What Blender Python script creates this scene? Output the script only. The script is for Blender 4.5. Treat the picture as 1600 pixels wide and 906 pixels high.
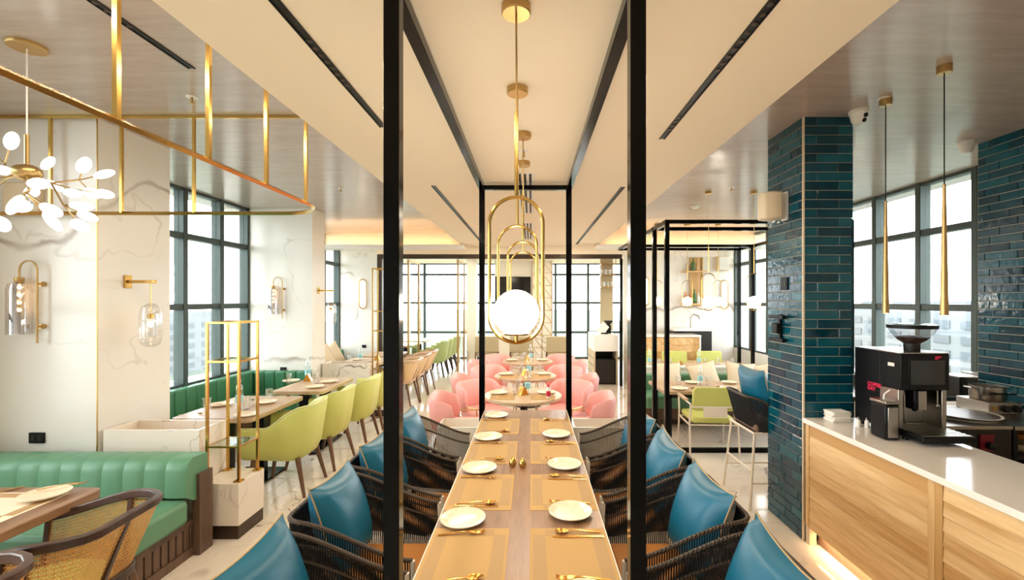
import bpy, math, random
from mathutils import Vector, Matrix
random.seed(11)
PI = math.pi
for o in list(bpy.data.objects): bpy.data.objects.remove(o)
S = bpy.context.scene
col = S.collection
# photo pixel (1600x906) <-> place: camera at x=0,y=0 looking along +y
F, CX, CY, CH = 711.1, 830.0, 469.0, 1.76
def X(px, d): return (px-CX)/F*d
def Z(py, d): return CH-(py-CY)/F*d

# ------------------------------------------------------------------ camera, world, exposure
cd = bpy.data.cameras.new('camera'); cam = bpy.data.objects.new('camera', cd); col.objects.link(cam)
cam.location = (0, 0, CH); cam.rotation_euler = (PI/2, 0, 0)
cd.sensor_width = 36; cd.lens = 16.0; cd.shift_x = -30/1600; cd.shift_y = 16/1600
cd.clip_start = .02; cd.clip_end = 2000
S.camera = cam
w = bpy.data.worlds.new('World'); S.world = w; w.use_nodes = True
bg = w.node_tree.nodes['Background']
bg.inputs[0].default_value = (.90, .97, 1.0, 1); bg.inputs[1].default_value = 7.0
vs = S.view_settings
vs.view_transform = 'Standard'; vs.look = 'None'; vs.gamma = 1; vs.use_curve_mapping = False; vs.exposure = 0.36
LAMP = .8
def area(name, loc, sx, sy, energy, color, rot=(0,0,0), portal=False):
    l = bpy.data.lights.new(name, 'AREA'); l.shape = 'RECTANGLE'; l.size = sx; l.size_y = sy
    l.energy = energy*LAMP; l.color = color
    if portal: l.cycles.is_portal = True
    o = bpy.data.objects.new(name, l); col.objects.link(o); o.location = loc; o.rotation_euler = rot
    return o
WARM = (1, .84, .64)
# window portals (they only guide the sky light in)
area('window_portal', (-4.30, 5.34, 1.9), 2.4, 2.6, 1, (1,1,1), (0, -PI/2, 0), True)
area('window_portal', (-4.30, 8.4, 1.9), 2.4, 2.7, 1, (1,1,1), (0, -PI/2, 0), True)
area('window_portal', (-4.30, .1, 1.9), 2.4, 5.4, 1, (1,1,1), (0, -PI/2, 0), True)
area('window_portal', (4.62, 7.0, 1.9), 2.4, 6.0, 1, (1,1,1), (0, PI/2, 0), True)
area('window_portal', (0, 13.85, 1.5), 8.4, 2.7, 1, (1,1,1), (-PI/2, 0, 0), True)

# ------------------------------------------------------------------ helpers
class MB:
    def __init__(s): s.v = []; s.f = []
    def add(s, vs_, fs):
        n = len(s.v); s.v += [tuple(p) for p in vs_]; s.f += [tuple(i+n for i in f) for f in fs]; return s
    def box(s, x0, x1, y0, y1, z0, z1):
        v = [(x,y,z) for z in (z0,z1) for y in (y0,y1) for x in (x0,x1)]
        return s.add(v, [(0,2,3,1),(4,5,7,6),(0,1,5,4),(2,6,7,3),(0,4,6,2),(1,3,7,5)])
    def bar(s, p, q, w, h=None, up=(0,0,1)):
        h = h or w; p = Vector(p); q = Vector(q); d = (q-p).normalized(); u = Vector(up)
        if abs(d.dot(u)) > .98: u = Vector((0,1,0))
        a = d.cross(u).normalized()*w/2; b = a.cross(d).normalized()*h/2
        v = [p-a-b, p+a-b, p+a+b, p-a+b, q-a-b, q+a-b, q+a+b, q-a+b]
        return s.add(v, [(3,2,1,0),(4,5,6,7),(0,1,5,4),(1,2,6,5),(2,3,7,6),(3,0,4,7)])
    def loft(s, rings, closed=True, caps=True, loop=False):
        n = len(rings[0]); m = len(rings); v = [p for r in rings for p in r]; f = []
        for i in range(m if loop else m-1):
            i2 = (i+1) % m
            for j in range(n if closed else n-1):
                j2 = (j+1) % n
                f.append((i*n+j, i*n+j2, i2*n+j2, i2*n+j))
        if caps and not loop and closed:
            f.append(tuple(range(n-1,-1,-1))); f.append(tuple((m-1)*n+j for j in range(n)))
        return s.add(v, f)
    def tube(s, pts, r, n=8, closed=False, sq=1.0):
        pts = [Vector(p) for p in pts]; m = len(pts); rings = []; ref = None
        for i, p in enumerate(pts):
            if closed: t = pts[(i+1) % m]-pts[i-1]
            else: t = pts[min(i+1, m-1)]-pts[max(i-1, 0)]
            t.normalize()
            if ref is None:
                ref = Vector((0,0,1)) if abs(t.z) < .9 else Vector((0,1,0))
            a = t.cross(ref)
            if a.length < 1e-5: a = t.orthogonal()
            a.normalize(); b = a.cross(t).normalized(); ref = b
            rr = r[i] if isinstance(r, (list, tuple)) else r
            rings.append([p+a*math.cos(2*PI*k/n)*rr+b*math.sin(2*PI*k/n)*rr*sq for k in range(n)])
        return s.loft(rings, True, True, closed)
    def lathe(s, prof, n=20, c=(0,0,0)):
        rings = [[(c[0]+r*math.cos(2*PI*k/n), c[1]+r*math.sin(2*PI*k/n), c[2]+z) for k in range(n)] for r, z in prof]
        return s.loft(rings)
    def sphere(s, c, rx, ry=None, rz=None, n=16, m=10, M=None):
        ry = ry or rx; rz = rz or rx; rings = []
        for i in range(m+1):
            a = -PI/2+PI*i/m; q = []
            for k in range(n):
                p = Vector((rx*math.cos(a)*math.cos(2*PI*k/n), ry*math.cos(a)*math.sin(2*PI*k/n), rz*math.sin(a)))
                if i in (0, m): p.x += 1e-5*math.cos(2*PI*k/n); p.y += 1e-5*math.sin(2*PI*k/n)
                if M: p = M @ p
                q.append((p.x+c[0], p.y+c[1], p.z+c[2]))
            rings.append(q)
        return s.loft(rings)
    def prism(s, poly, a0, a1, ax='z'):
        def P(u, v, a): return (u,v,a) if ax == 'z' else ((u,a,v) if ax == 'y' else (a,u,v))
        return s.loft([[P(u,v,a0) for u,v in poly], [P(u,v,a1) for u,v in poly]])
    def build(s, name, m, parent=None, bevel=0, seg=2, smooth=True, ang=40, sub=0):
        me = bpy.data.meshes.new(name); me.from_pydata(s.v, [], s.f); me.update()
        return mk(name, me, m, parent, bevel, seg, smooth, ang, sub, True)
def mk(name, me, m, parent=None, bevel=0, seg=2, smooth=True, ang=40, sub=0, fix=False):
    if fix:
        import bmesh
        b = bmesh.new(); b.from_mesh(me); bmesh.ops.recalc_face_normals(b, faces=b.faces); b.to_mesh(me); b.free()
        me.materials.append(m)
        if smooth:
            me.polygons.foreach_set('use_smooth', [True]*len(me.polygons)); me.set_sharp_from_angle(angle=math.radians(ang))
    o = bpy.data.objects.new(name, me); col.objects.link(o)
    if parent: o.parent = parent
    if bevel:
        b = o.modifiers.new('bevel', 'BEVEL'); b.width = bevel; b.segments = seg; b.limit_method = 'ANGLE'; b.angle_limit = math.radians(35)
        b.harden_normals = False
    if sub:
        b = o.modifiers.new('sub', 'SUBSURF'); b.levels = sub; b.render_levels = sub
    return o
def tag(o, label, cat=None, group=None, kind=None):
    if label: o['label'] = label
    if cat: o['category'] = cat
    if group: o['group'] = group
    if kind: o['kind'] = kind
    return o
def thing(name, label, cat, loc=(0,0,0), rz=0, group=None, kind=None):
    o = bpy.data.objects.new(name, None); col.objects.link(o); o.location = loc; o.rotation_euler = (0,0,rz)
    o.empty_display_size = .1
    return tag(o, label, cat, group, kind)
KIDS = {}
def kids(o): return [c for c in bpy.data.objects if c.parent == o]
def dup(root, loc, rz=0, label=None, group=None):
    r = root.copy(); col.objects.link(r); r.location = loc; r.rotation_euler = (root.rotation_euler.x, root.rotation_euler.y, rz)
    if label: r['label'] = label
    if group: r['group'] = group
    key = root.name
    if key not in KIDS: KIDS[key] = [(c, kids(c)) for c in kids(root)]
    for c, gs in KIDS[key]:
        c2 = c.copy(); col.objects.link(c2); c2.parent = r
        for g in gs:
            g2 = g.copy(); col.objects.link(g2); g2.parent = c2
    return r
def struct(name, mb, m, label, parent=None, **k):
    o = mb.build(name, m, parent, **k); return tag(o, label, None, None, 'structure')
def box(x0, x1, y0, y1, z0, z1): return MB().box(x0, x1, y0, y1, z0, z1)
def cached(cache={}): return cache
def copies(name, proto_me, m, parent, loc, rot=(0,0,0)):
    o = bpy.data.objects.new(name, proto_me); col.objects.link(o); o.parent = parent; o.location = loc; o.rotation_euler = rot
    return o

# ------------------------------------------------------------------ materials
def lin(r, g, b):
    c = []
    for v in (r, g, b):
        v /= 255.; c.append(v/12.92 if v <= .04045 else ((v+.055)/1.055)**2.4)
    return (*c, 1)
def new(name):
    m = bpy.data.materials.new(name); m.use_nodes = True
    return m, m.node_tree, m.node_tree.nodes['Principled BSDF']
def N(t, kind, **k):
    n = t.nodes.new(kind)
    for a, v in k.items():
        if a.startswith('i_'):
            n.inputs[int(a[2:])].default_value = v
        else: setattr(n, a, v)
    return n
def ramp(t, src, stops):
    r = t.nodes.new('ShaderNodeValToRGB'); t.links.new(src, r.inputs[0])
    e = r.color_ramp.elements
    while len(e) < len(stops): e.new(.5)
    for i, (p, c) in enumerate(stops): e[i].position = p; e[i].color = c
    return r.outputs[0]
def P(name, c, rough=.5, metal=0, bump=0, scale=60, var=0, spec=.5, coat=0, emit=0, trans=0, ior=1.45):
    m, t, b = new(name); L = t.links.new
    c = lin(*c) if len(c) == 3 else c
    b.inputs['Base Color'].default_value = c; b.inputs['Roughness'].default_value = rough; b.inputs['Metallic'].default_value = metal
    b.inputs['Specular IOR Level'].default_value = spec; b.inputs['Coat Weight'].default_value = coat; b.inputs['Coat Roughness'].default_value = .1
    b.inputs['Transmission Weight'].default_value = trans; b.inputs['IOR'].default_value = ior
    if emit: b.inputs['Emission Color'].default_value = c; b.inputs['Emission Strength'].default_value = emit
    tc = N(t, 'ShaderNodeTexCoord')
    if bump or var:
        no = N(t, 'ShaderNodeTexNoise'); no.inputs['Scale'].default_value = scale; no.inputs['Detail'].default_value = 4; L(tc.outputs['Object'], no.inputs['Vector'])
        if bump:
            bp = N(t, 'ShaderNodeBump'); bp.inputs['Strength'].default_value = bump; bp.inputs['Distance'].default_value = .01
            L(no.outputs[0], bp.inputs['Height']); L(bp.outputs[0], b.inputs['Normal'])
        if var:
            d = tuple(x*(1-var) for x in c[:3])+(1,); u = tuple(min(1, x*(1+var)) for x in c[:3])+(1,)
            L(ramp(t, no.outputs[0], [(.3, d), (.7, u)]), b.inputs['Base Color'])
    return m
def marble(name, base, vein, scale=.55, amount=.55, rough=.18, seedv=0.0, fine=.35):
    m, t, b = new(name); L = t.links.new
    g = N(t, 'ShaderNodeNewGeometry'); mp = N(t, 'ShaderNodeMapping'); L(g.outputs['Position'], mp.inputs[0])
    mp.inputs['Location'].default_value = (seedv, seedv*1.7, seedv*.6); mp.inputs['Rotation'].default_value = (.5, .65, .4)
    n0 = N(t, 'ShaderNodeTexNoise'); n0.inputs['Scale'].default_value = 1.6; n0.inputs['Detail'].default_value = 5; L(mp.outputs[0], n0.inputs['Vector'])
    mx = N(t, 'ShaderNodeMix', data_type='RGBA'); mx.inputs[0].default_value = .22; L(mp.outputs[0], mx.inputs[6]); L(n0.outputs['Color'], mx.inputs[7])
    def veins(sc, wdt):
        n = N(t, 'ShaderNodeTexNoise'); n.inputs['Scale'].default_value = sc; n.inputs['Detail'].default_value = 3; n.inputs['Roughness'].default_value = .45
        L(mx.outputs[2], n.inputs['Vector'])
        a = N(t, 'ShaderNodeMath', operation='SUBTRACT'); L(n.outputs[0], a.inputs[0]); a.inputs[1].default_value = .5
        a2 = N(t, 'ShaderNodeMath', operation='ABSOLUTE'); L(a.outputs[0], a2.inputs[0])
        mr = N(t, 'ShaderNodeMapRange'); L(a2.outputs[0], mr.inputs[0]); mr.inputs[1].default_value = 0; mr.inputs[2].default_value = wdt; mr.inputs[3].default_value = 1; mr.inputs[4].default_value = 0
        mr.interpolation_type = 'SMOOTHSTEP'
        return mr.outputs[0]
    v1 = veins(scale, .010); v2 = veins(scale*3.1, .008)
    mk_ = N(t, 'ShaderNodeTexNoise'); mk_.inputs['Scale'].default_value = 1.3; L(mp.outputs[0], mk_.inputs['Vector'])
    mm = N(t, 'ShaderNodeMapRange'); L(mk_.outputs[0], mm.inputs[0]); mm.inputs[1].default_value = .42; mm.inputs[2].default_value = .62
    p = N(t, 'ShaderNodeMath', operation='MULTIPLY'); L(v2, p.inputs[0]); p.inputs[1].default_value = fine
    s_ = N(t, 'ShaderNodeMath', operation='MAXIMUM'); L(v1, s_.inputs[0]); L(p.outputs[0], s_.inputs[1])
    q = N(t, 'ShaderNodeMath', operation='MULTIPLY'); L(s_.outputs[0], q.inputs[0]); L(mm.outputs[0], q.inputs[1])
    q2 = N(t, 'ShaderNodeMath', operation='MULTIPLY'); L(q.outputs[0], q2.inputs[0]); q2.inputs[1].default_value = amount
    cl = N(t, 'ShaderNodeMix', data_type='RGBA'); cl.inputs[6].default_value = lin(*base); cl.inputs[7].default_value = lin(*vein); L(q2.outputs[0], cl.inputs[0])
    L(cl.outputs[2], b.inputs['Base Color']); b.inputs['Roughness'].default_value = rough
    return m
def wood(name, c1, c2, axis='x', scale=9, rough=.4, stretch=12):
    m, t, b = new(name); L = t.links.new
    tc = N(t, 'ShaderNodeTexCoord'); oi = N(t, 'ShaderNodeObjectInfo'); mp = N(t, 'ShaderNodeMapping'); 
    va = N(t, 'ShaderNodeVectorMath', operation='ADD'); cb = N(t, 'ShaderNodeCombineXYZ'); ml = N(t, 'ShaderNodeMath', operation='MULTIPLY'); ml.inputs[1].default_value = 17.
    L(oi.outputs['Random'], ml.inputs[0]); [L(ml.outputs[0], cb.inputs[i]) for i in range(3)]
    L(tc.outputs['Object'], mp.inputs[0]); L(mp.outputs[0], va.inputs[0]); L(cb.outputs[0], va.inputs[1])
    sc = {'x': (1/stretch, 1, 1), 'y': (1, 1/stretch, 1), 'z': (1, 1, 1/stretch)}[axis]
    mp.inputs['Scale'].default_value = sc
    n = N(t, 'ShaderNodeTexNoise'); n.inputs['Scale'].default_value = scale; n.inputs['Detail'].default_value = 6; n.inputs['Distortion'].default_value = .8; L(va.outputs[0], n.inputs['Vector'])
    n2 = N(t, 'ShaderNodeTexNoise'); n2.inputs['Scale'].default_value = scale*9; n2.inputs['Detail'].default_value = 3; L(va.outputs[0], n2.inputs['Vector'])
    ad = N(t, 'ShaderNodeMix', data_type='FLOAT'); ad.inputs[0].default_value = .35; L(n.outputs[0], ad.inputs[2]); L(n2.outputs[0], ad.inputs[3])
    ad2 = N(t, 'ShaderNodeMath', operation='MULTIPLY_ADD'); L(oi.outputs['Random'], ad2.inputs[0]); ad2.inputs[1].default_value = .24; ad3 = N(t, 'ShaderNodeMath', operation='SUBTRACT'); L(ad.outputs[0], ad3.inputs[0]); ad3.inputs[1].default_value = .12; L(ad3.outputs[0], ad2.inputs[2])
    L(ramp(t, ad2.outputs[0], [(.36, lin(*c1)), (.64, lin(*c2))]), b.inputs['Base Color'])
    b.inputs['Roughness'].default_value = rough
    bp = N(t, 'ShaderNodeBump'); bp.inputs['Strength'].default_value = .08; bp.inputs['Distance'].default_value = .004; L(n2.outputs[0], bp.inputs['Height']); L(bp.outputs[0], b.inputs['Normal'])
    return m
def glass(name, tint=(1,1,1), fac=.08, rough=.02):
    m, t, b = new(name); L = t.links.new; t.nodes.remove(b)
    tr = N(t, 'ShaderNodeBsdfTransparent'); tr.inputs[0].default_value = (*tint, 1)
    gl = N(t, 'ShaderNodeBsdfGlossy'); gl.inputs['Roughness'].default_value = rough
    lw = N(t, 'ShaderNodeLayerWeight'); lw.inputs[0].default_value = .25
    mm = N(t, 'ShaderNodeMath', operation='MULTIPLY_ADD'); L(lw.outputs['Facing'], mm.inputs[0]); mm.inputs[1].default_value = .45; mm.inputs[2].default_value = fac
    mx = N(t, 'ShaderNodeMixShader'); L(mm.outputs[0], mx.inputs[0]); L(tr.outputs[0], mx.inputs[1]); L(gl.outputs[0], mx.inputs[2])
    L(mx.outputs[0], t.nodes['Material Output'].inputs[0])
    return m
def emit(name, c, s):
    m, t, b = new(name); t.nodes.remove(b); e = N(t, 'ShaderNodeEmission'); e.inputs[0].default_value = (*c, 1); e.inputs[1].default_value = s
    t.links.new(e.outputs[0], t.nodes['Material Output'].inputs[0]); return m
def tilemat(name, c1, c2, c3):
    m, t, b = new(name); L = t.links.new
    oi = N(t, 'ShaderNodeObjectInfo'); tc = N(t, 'ShaderNodeTexCoord')
    n = N(t, 'ShaderNodeTexNoise'); n.inputs['Scale'].default_value = 14; n.inputs['Detail'].default_value = 3
    g = N(t, 'ShaderNodeNewGeometry'); L(g.outputs['Position'], n.inputs['Vector'])
    ad = N(t, 'ShaderNodeMix', data_type='FLOAT'); ad.inputs[0].default_value = .45; L(oi.outputs['Random'], ad.inputs[2]); L(n.outputs[0], ad.inputs[3])
    L(ramp(t, ad.outputs[0], [(.15, lin(*c1)), (.5, lin(*c2)), (.85, lin(*c3))]), b.inputs['Base Color'])
    b.inputs['Roughness'].default_value = .09; b.inputs['Specular IOR Level'].default_value = .4; b.inputs['Coat Weight'].default_value = .0; b.inputs['Coat Roughness'].default_value = .04
    n2 = N(t, 'ShaderNodeTexNoise'); n2.inputs['Scale'].default_value = 26; n2.inputs['Detail'].default_value = 2; L(g.outputs['Position'], n2.inputs['Vector'])
    bp = N(t, 'ShaderNodeBump'); bp.inputs['Strength'].default_value = .35; bp.inputs['Distance'].default_value = .006; L(n2.outputs[0], bp.inputs['Height']); L(bp.outputs[0], b.inputs['Normal'])
    return m
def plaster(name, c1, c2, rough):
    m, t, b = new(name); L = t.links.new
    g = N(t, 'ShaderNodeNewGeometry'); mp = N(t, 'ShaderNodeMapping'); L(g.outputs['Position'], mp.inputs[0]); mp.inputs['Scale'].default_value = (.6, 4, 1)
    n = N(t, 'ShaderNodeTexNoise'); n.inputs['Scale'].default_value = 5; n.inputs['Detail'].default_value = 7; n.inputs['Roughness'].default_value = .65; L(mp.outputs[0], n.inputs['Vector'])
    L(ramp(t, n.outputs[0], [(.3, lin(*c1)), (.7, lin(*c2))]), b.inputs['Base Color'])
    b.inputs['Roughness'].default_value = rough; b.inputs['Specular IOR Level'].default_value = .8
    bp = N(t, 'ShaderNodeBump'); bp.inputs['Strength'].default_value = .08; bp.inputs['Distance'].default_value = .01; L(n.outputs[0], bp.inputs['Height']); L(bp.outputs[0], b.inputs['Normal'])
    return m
def cloth(name, c1, c2, scale=400, rough=.8):
    m, t, b = new(name); L = t.links.new
    tc = N(t, 'ShaderNodeTexCoord'); wv = N(t, 'ShaderNodeTexWave'); wv.inputs['Scale'].default_value = scale; wv.bands_direction = 'Y'; L(tc.outputs['Object'], wv.inputs[0])
    L(ramp(t, wv.outputs[0], [(.2, lin(*c1)), (.8, lin(*c2))]), b.inputs['Base Color']); b.inputs['Roughness'].default_value = rough
    return m
M = dict(
 marble=marble('marble_wall', (238,234,226), (150,130,108), .5, .75, .22, 3.1),
 marble2=marble('marble_furniture', (240,230,216), (140,104,80), 1.5, 1.0, .2, 8.3, .8),
 floor=marble('marble_floor', (230,220,206), (112,92,78), .9, 1.0, .10, 1.2, .85),
 joint=P('floor_joint', (176,160,140), .7),
 ceil=P('cream_ceiling_paint', (244,230,206), .75, bump=.03, scale=200),
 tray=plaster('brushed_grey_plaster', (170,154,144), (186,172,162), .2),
 white=P('white_paint', (236,232,224), .6),
 black=P('black_steel', (6,5,5), .12, spec=.16),
 winframe=P('window_aluminium', (64,76,72), .4, metal=.2),
 brass=P('polished_brass', (206,166,92), .2, metal=1),
 brass_s=P('satin_brass', (192,160,106), .34, metal=1),
 gold=P('gold_cutlery', (220,166,82), .2, metal=1),
 steel=P('stainless_steel', (170,165,158), .28, metal=1),
 dsteel=P('dark_steel', (52,50,48), .38, metal=.6),
 walnut=wood('walnut_top', (118,86,62), (158,122,92), 'y', 14, .32),
 walnutx=wood('walnut_slats', (78,58,46), (112,86,68), 'z', 14, .45),
 darkwood=wood('dark_walnut_rail', (50,32,24), (82,54,40), 'x', 20, .35),
 legwood=wood('dark_leg_wood', (84,58,42), (120,88,64), 'z', 20, .4),
 tablewood=wood('pale_walnut', (176,144,110), (208,180,146), 'y', 12, .35),
 oak=wood('light_oak', (196,150,92), (232,196,142), 'y', 7, .45, 14),
 oakz=wood('light_oak_upright', (198,154,96), (228,190,136), 'z', 7, .45, 14),
 bronze=P('bronze_skirting', (72,58,46), .35, metal=.5),
 green=P('green_leather', (100,150,118), .38, bump=.06, scale=300, var=.06),
 dgreen=P('deep_green_leather', (64,124,88), .4, bump=.06, scale=300, var=.06),
 lime=P('lime_leather', (204,206,114), .42, bump=.05, scale=300, var=.04),
 limepipe=P('lime_piping', (222,224,160), .45),
 sage=P('sage_leather', (172,190,126), .5, bump=.05, scale=300),
 teal=P('teal_leather', (14,98,126), .34, bump=.05, scale=300, var=.08),
 pipe=P('tan_piping', (176,148,104), .5),
 pink=P('pink_leather', (238,172,166), .48, bump=.04, scale=300, var=.04),
 tan=P('tan_leather', (192,128,66), .45, bump=.05, scale=300),
 taupe=P('taupe_leather', (128,102,82), .45, bump=.05, scale=300),
 beigefab=P('beige_fabric', (196,182,150), .75, bump=.1, scale=400),
 cream=P('cream_linen', (234,216,186), .85, bump=.12, scale=400),
 rope=P('black_rope', (14,12,11), .5, bump=.3, scale=300),
 wrap=None,
 wmetal=P('white_metal', (236,224,206), .4),
 canepale=P('pale_cane', (226,196,150), .6, var=.06, scale=60), cane=P('woven_cane', (222,166,92), .55, var=.12, scale=40),
 mat=cloth('gold_placemat', (184,146,88), (198,160,102), 300, .75),
 mat2=cloth('placemat_band', (170,136,88), (184,150,102), 300, .7),
 matw=cloth('pale_placemat', (226,206,178), (238,222,198), 300, .75),
 plate=P('speckled_plate', (238,222,192), .25, var=.10, scale=45, coat=.3),
 glass=glass('clear_glass', (1,1,1), .14), wglass=glass('window_glass', (1,1,1), .02), tglass=glass('tinted_shelf_glass', (.86,.97,.93), .12),
 dglass=glass('dark_table_glass', (.2,.3,.3), .2), sglass=glass('smoked_mirror_glass', (.75,.72,.74), .38),
 pet=glass('bottle_plastic', (.95,.99,1), .10), 
 label=P('bottle_label', (150,206,214), .5), napkin=P('white_paper', (244,238,228), .8), 
 red=P('ketchup_red', (200,40,60), .4), black_p=P('black_plastic', (12,12,14), .4, spec=.28), knob=P('knob_black', (16,16,17), .3),
 white_p=P('white_plastic', (238,234,226), .45), ivory=P('ivory_plastic', (224,204,172), .5),
 tile=tilemat('teal_glazed_tile', (3,46,60), (7,68,84), (16,92,106)), grout=P('cream_grout', (214,200,176), .85),
 quartz=P('quartz_worktop', (240,232,222), .09, var=.02, scale=6),
 crim=P('crimson_enamel', (120,14,34), .35), screen=P('dark_screen', (16,13,14), .08, spec=.8), pinktext=P('pink_red_print', (236,40,84), .5),
 globe=emit('globe_glow', (1, .90, .74), 22), bulb=emit('bulb_glow', (1, .92, .84), 3.4), wbulb=emit('warm_filament', (1, .62, .25), 9),
 covelight=emit('cove_led', (1, .62, .32), 22), led=emit('led_strip', (1, .74, .42), 7), oval=emit('oval_lamp_glow', (1, .90, .74), 2.2),
 ground=P('hazy_ground', (112,122,108), .9, var=.2, scale=.02), facade=P('haze_toned_facade', (112,117,120), .8), facwin=P('facade_window', (84,92,98), .6), tree=P('hazy_foliage', (92,108,92), .9, var=.2, scale=.3),  # outdoor haze is put into these muted colours
 coffee=P('coffee_beans', (58,30,18), .5, bump=.5, scale=90), orange=P('amber_liquid', (206,130,60), .3), bottle_g=P('green_glass', (70,110,60), .1),
)
def ropewrap():
    m, t, b = new('rope_wrapped_rail'); L = t.links.new
    tc = N(t, 'ShaderNodeTexCoord'); wv = N(t, 'ShaderNodeTexWave'); wv.inputs['Scale'].default_value = 60; wv.bands_direction = 'DIAGONAL'; wv.inputs['Distortion'].default_value = 1.5; L(tc.outputs['Object'], wv.inputs[0])
    L(ramp(t, wv.outputs[0], [(.72, lin(16,13,12)), (.92, lin(112,84,54))]), b.inputs['Base Color']); b.inputs['Roughness'].default_value = .5
    bp = N(t, 'ShaderNodeBump'); bp.inputs['Strength'].default_value = .5; bp.inputs['Distance'].default_value = .004; L(wv.outputs[0], bp.inputs['Height']); L(bp.outputs[0], b.inputs['Normal'])
    return m
M['wrap'] = ropewrap()
# ------------------------------------------------------------------ setting: floor, ceilings, walls, windows
ZT, ZB = 3.10, 2.86          # grey tray ceilings, cream dropped ceiling
XL, XR = -4.18, 4.5          # window planes
YB, YF = -2.6, 13.7
fl = struct('floor', box(-4.6, 4.9, YB-.1, YF+.3, -.08, -.004), M['joint'], 'marble tiled floor of the whole dining room')
TW, TL = 1.2, .9
ftile = bpy.data.meshes.new('floor_tile'); b_ = MB().box(-TW/2+.002, TW/2-.002, -TL/2+.002, TL/2-.002, -.004, 0); ftile.from_pydata(b_.v, [], b_.f); ftile.materials.append(M['floor'])
for i in range(8):
    for j in range(19):
        x = -4.2+TW*i; y = YB+.35+TL*j
        if y < YF and x < 4.9: copies('floor_tile', ftile, None, fl, (x, y, 0))
struct('ceiling', box(-1.39, 1.35, YB, 9.1, ZB, ZT+.1), M['ceil'], 'cream dropped ceiling panel over the long table')
struct('ceiling_far', box(-4.6, 4.9, 9.1, YF+.2, ZB, ZT+.1), M['ceil'], 'cream ceiling beyond the glass partition')
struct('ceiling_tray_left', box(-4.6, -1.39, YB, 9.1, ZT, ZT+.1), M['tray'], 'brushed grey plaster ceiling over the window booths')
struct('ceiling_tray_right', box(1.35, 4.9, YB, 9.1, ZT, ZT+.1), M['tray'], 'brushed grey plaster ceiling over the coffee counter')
struct('trim_1', MB().box(-4.3, -1.30, 8.84, 9.1, ZB-.10, ZB-.06).box(-4.3, -1.30, 8.80, 8.84, ZB-.10, ZB-.02), M['white'], 'white ledge below the far edge of the grey ceiling by the window piers', bevel=.006)
struct('trim_2', MB().box(1.26, 4.6, 8.84, 9.1, ZB-.10, ZB-.06).box(1.26, 4.6, 8.80, 8.84, ZB-.10, ZB-.02), M['white'], 'white ledge below the far edge of the grey ceiling over the far bar', bevel=.006)
for nm, x0, x1, lb in (('cove_light', -4.1, -1.5, 'warm light strip hidden on the ceiling ledge by the window piers'), ('cove_light', 1.5, 4.4, 'warm light strip hidden on the ceiling ledge above the bar')):
    t = thing(nm, lb, 'light strip', ((x0+x1)/2, 8.97, ZB-.06)); h = (x1-x0)/2
    box(-h, h, -.02, .02, 0, .008).build('channel', M['white'], t); box(-h, h, -.012, .012, .008, .014).build('diffuser', M['covelight'], t)
struct('wall_back', box(-4.6, 4.9, YB-.2, YB, 0, ZT), M['marble'], 'white wall behind the dining room')
# marble piers between the left windows
PX = -3.2
struct('wall_pier_1', box(-4.6, PX, 3.355, 4.03, 0, ZT), M['marble'], 'marble pier behind the green channelled sofa')
p1 = bpy.data.objects['wall_pier_1']; box(PX-.004, PX+.003, 3.352, 3.359, 0, ZT).build('corner_trim', M['brass_s'], p1)
struct('wall_pier_2', box(-4.6, PX, 6.65, 7.06, 0, ZT), M['marble'], 'marble pier at the end of the green corner bench')
struct('wall_pier_3', box(-4.6, PX, 9.8, 10.3, 0, ZB), M['marble'], 'far marble pier with the oval wall lamp')
for n, (y0, y1, lb) in enumerate([(YB, 2.8, 'beside the near dining table'), (4.03, 6.65, 'behind the corner bench'), (7.06, 9.8, 'behind the pillows'), (10.3, YF, 'beyond the partition')]):
    struct('wall_sill_%d' % (n+1), box(-4.6, XL+.06, y0, y1, 0, .73), M['white'], 'low white wall under the window '+lb)
def window(n, axis, c, lo, hi, mull, z0, z1, trans, label, side):
    w = thing('window_%d' % n, label, None, (0,0,0), 0, None, 'structure')
    fw, fd = .07, .13
    def seg(a0, a1, zz0, zz1, dd=fd):
        return box(c-dd/2, c+dd/2, a0, a1, zz0, zz1) if axis == 'y' else box(a0, a1, c-dd/2, c+dd/2, zz0, zz1)
    zs = [z0]+trans+[z1]; ms = [lo]+mull+[hi]
    for m_ in ms: seg(m_-fw/2, m_+fw/2, z0, z1).build('mullion', M['winframe'], w, bevel=.008)
    for z in zs:
        seg(lo, hi, z-fw/2, z+fw/2, fd*.8).build('transom', M['winframe'], w, bevel=.008)
    for a, b in zip(ms[:-1], ms[1:]):
        for p, q in zip(zs[:-1], zs[1:]):
            seg(a+fw/2, b-fw/2, p+fw/2, q-fw/2, .012).build('pane', M['wglass'], w)
    return w
TR = [1.68, 2.53]
window(1, 'y', XL, 4.03, 6.65, [4.78, 5.43, 6.07], .73, ZT, TR, 'tall dark framed window above the green corner bench', -1)
window(2, 'y', XL, 7.06, 9.8, [7.7, 8.4, 9.1], .73, ZT, TR, 'tall dark framed window behind the cream pillows', -1)
struct('wall_daylight_block', box(-4.6, XL+.04, 2.8, 3.355, 0, ZT), M['marble'], 'unseen wall added to limit daylight at the side of the channelled sofa')  # out of view, sized to hold back daylight from the pier front
window(3, 'y', XL, YB, 2.8, [-1.8,-1,-.2,.6,1.4,2.1], .73, ZT, TR, 'unseen dark framed window added for daylight beside the channelled sofa', -1)  # added out of view, opening sized for daylight on sofa and pier
window(4, 'y', XR, 3.92, 9.95, [4.56, 5.23, 5.9, 6.57, 7.24, 7.91, 8.58, 9.25], .73, ZT, TR, 'dark framed window behind the coffee counter', 1)
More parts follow.
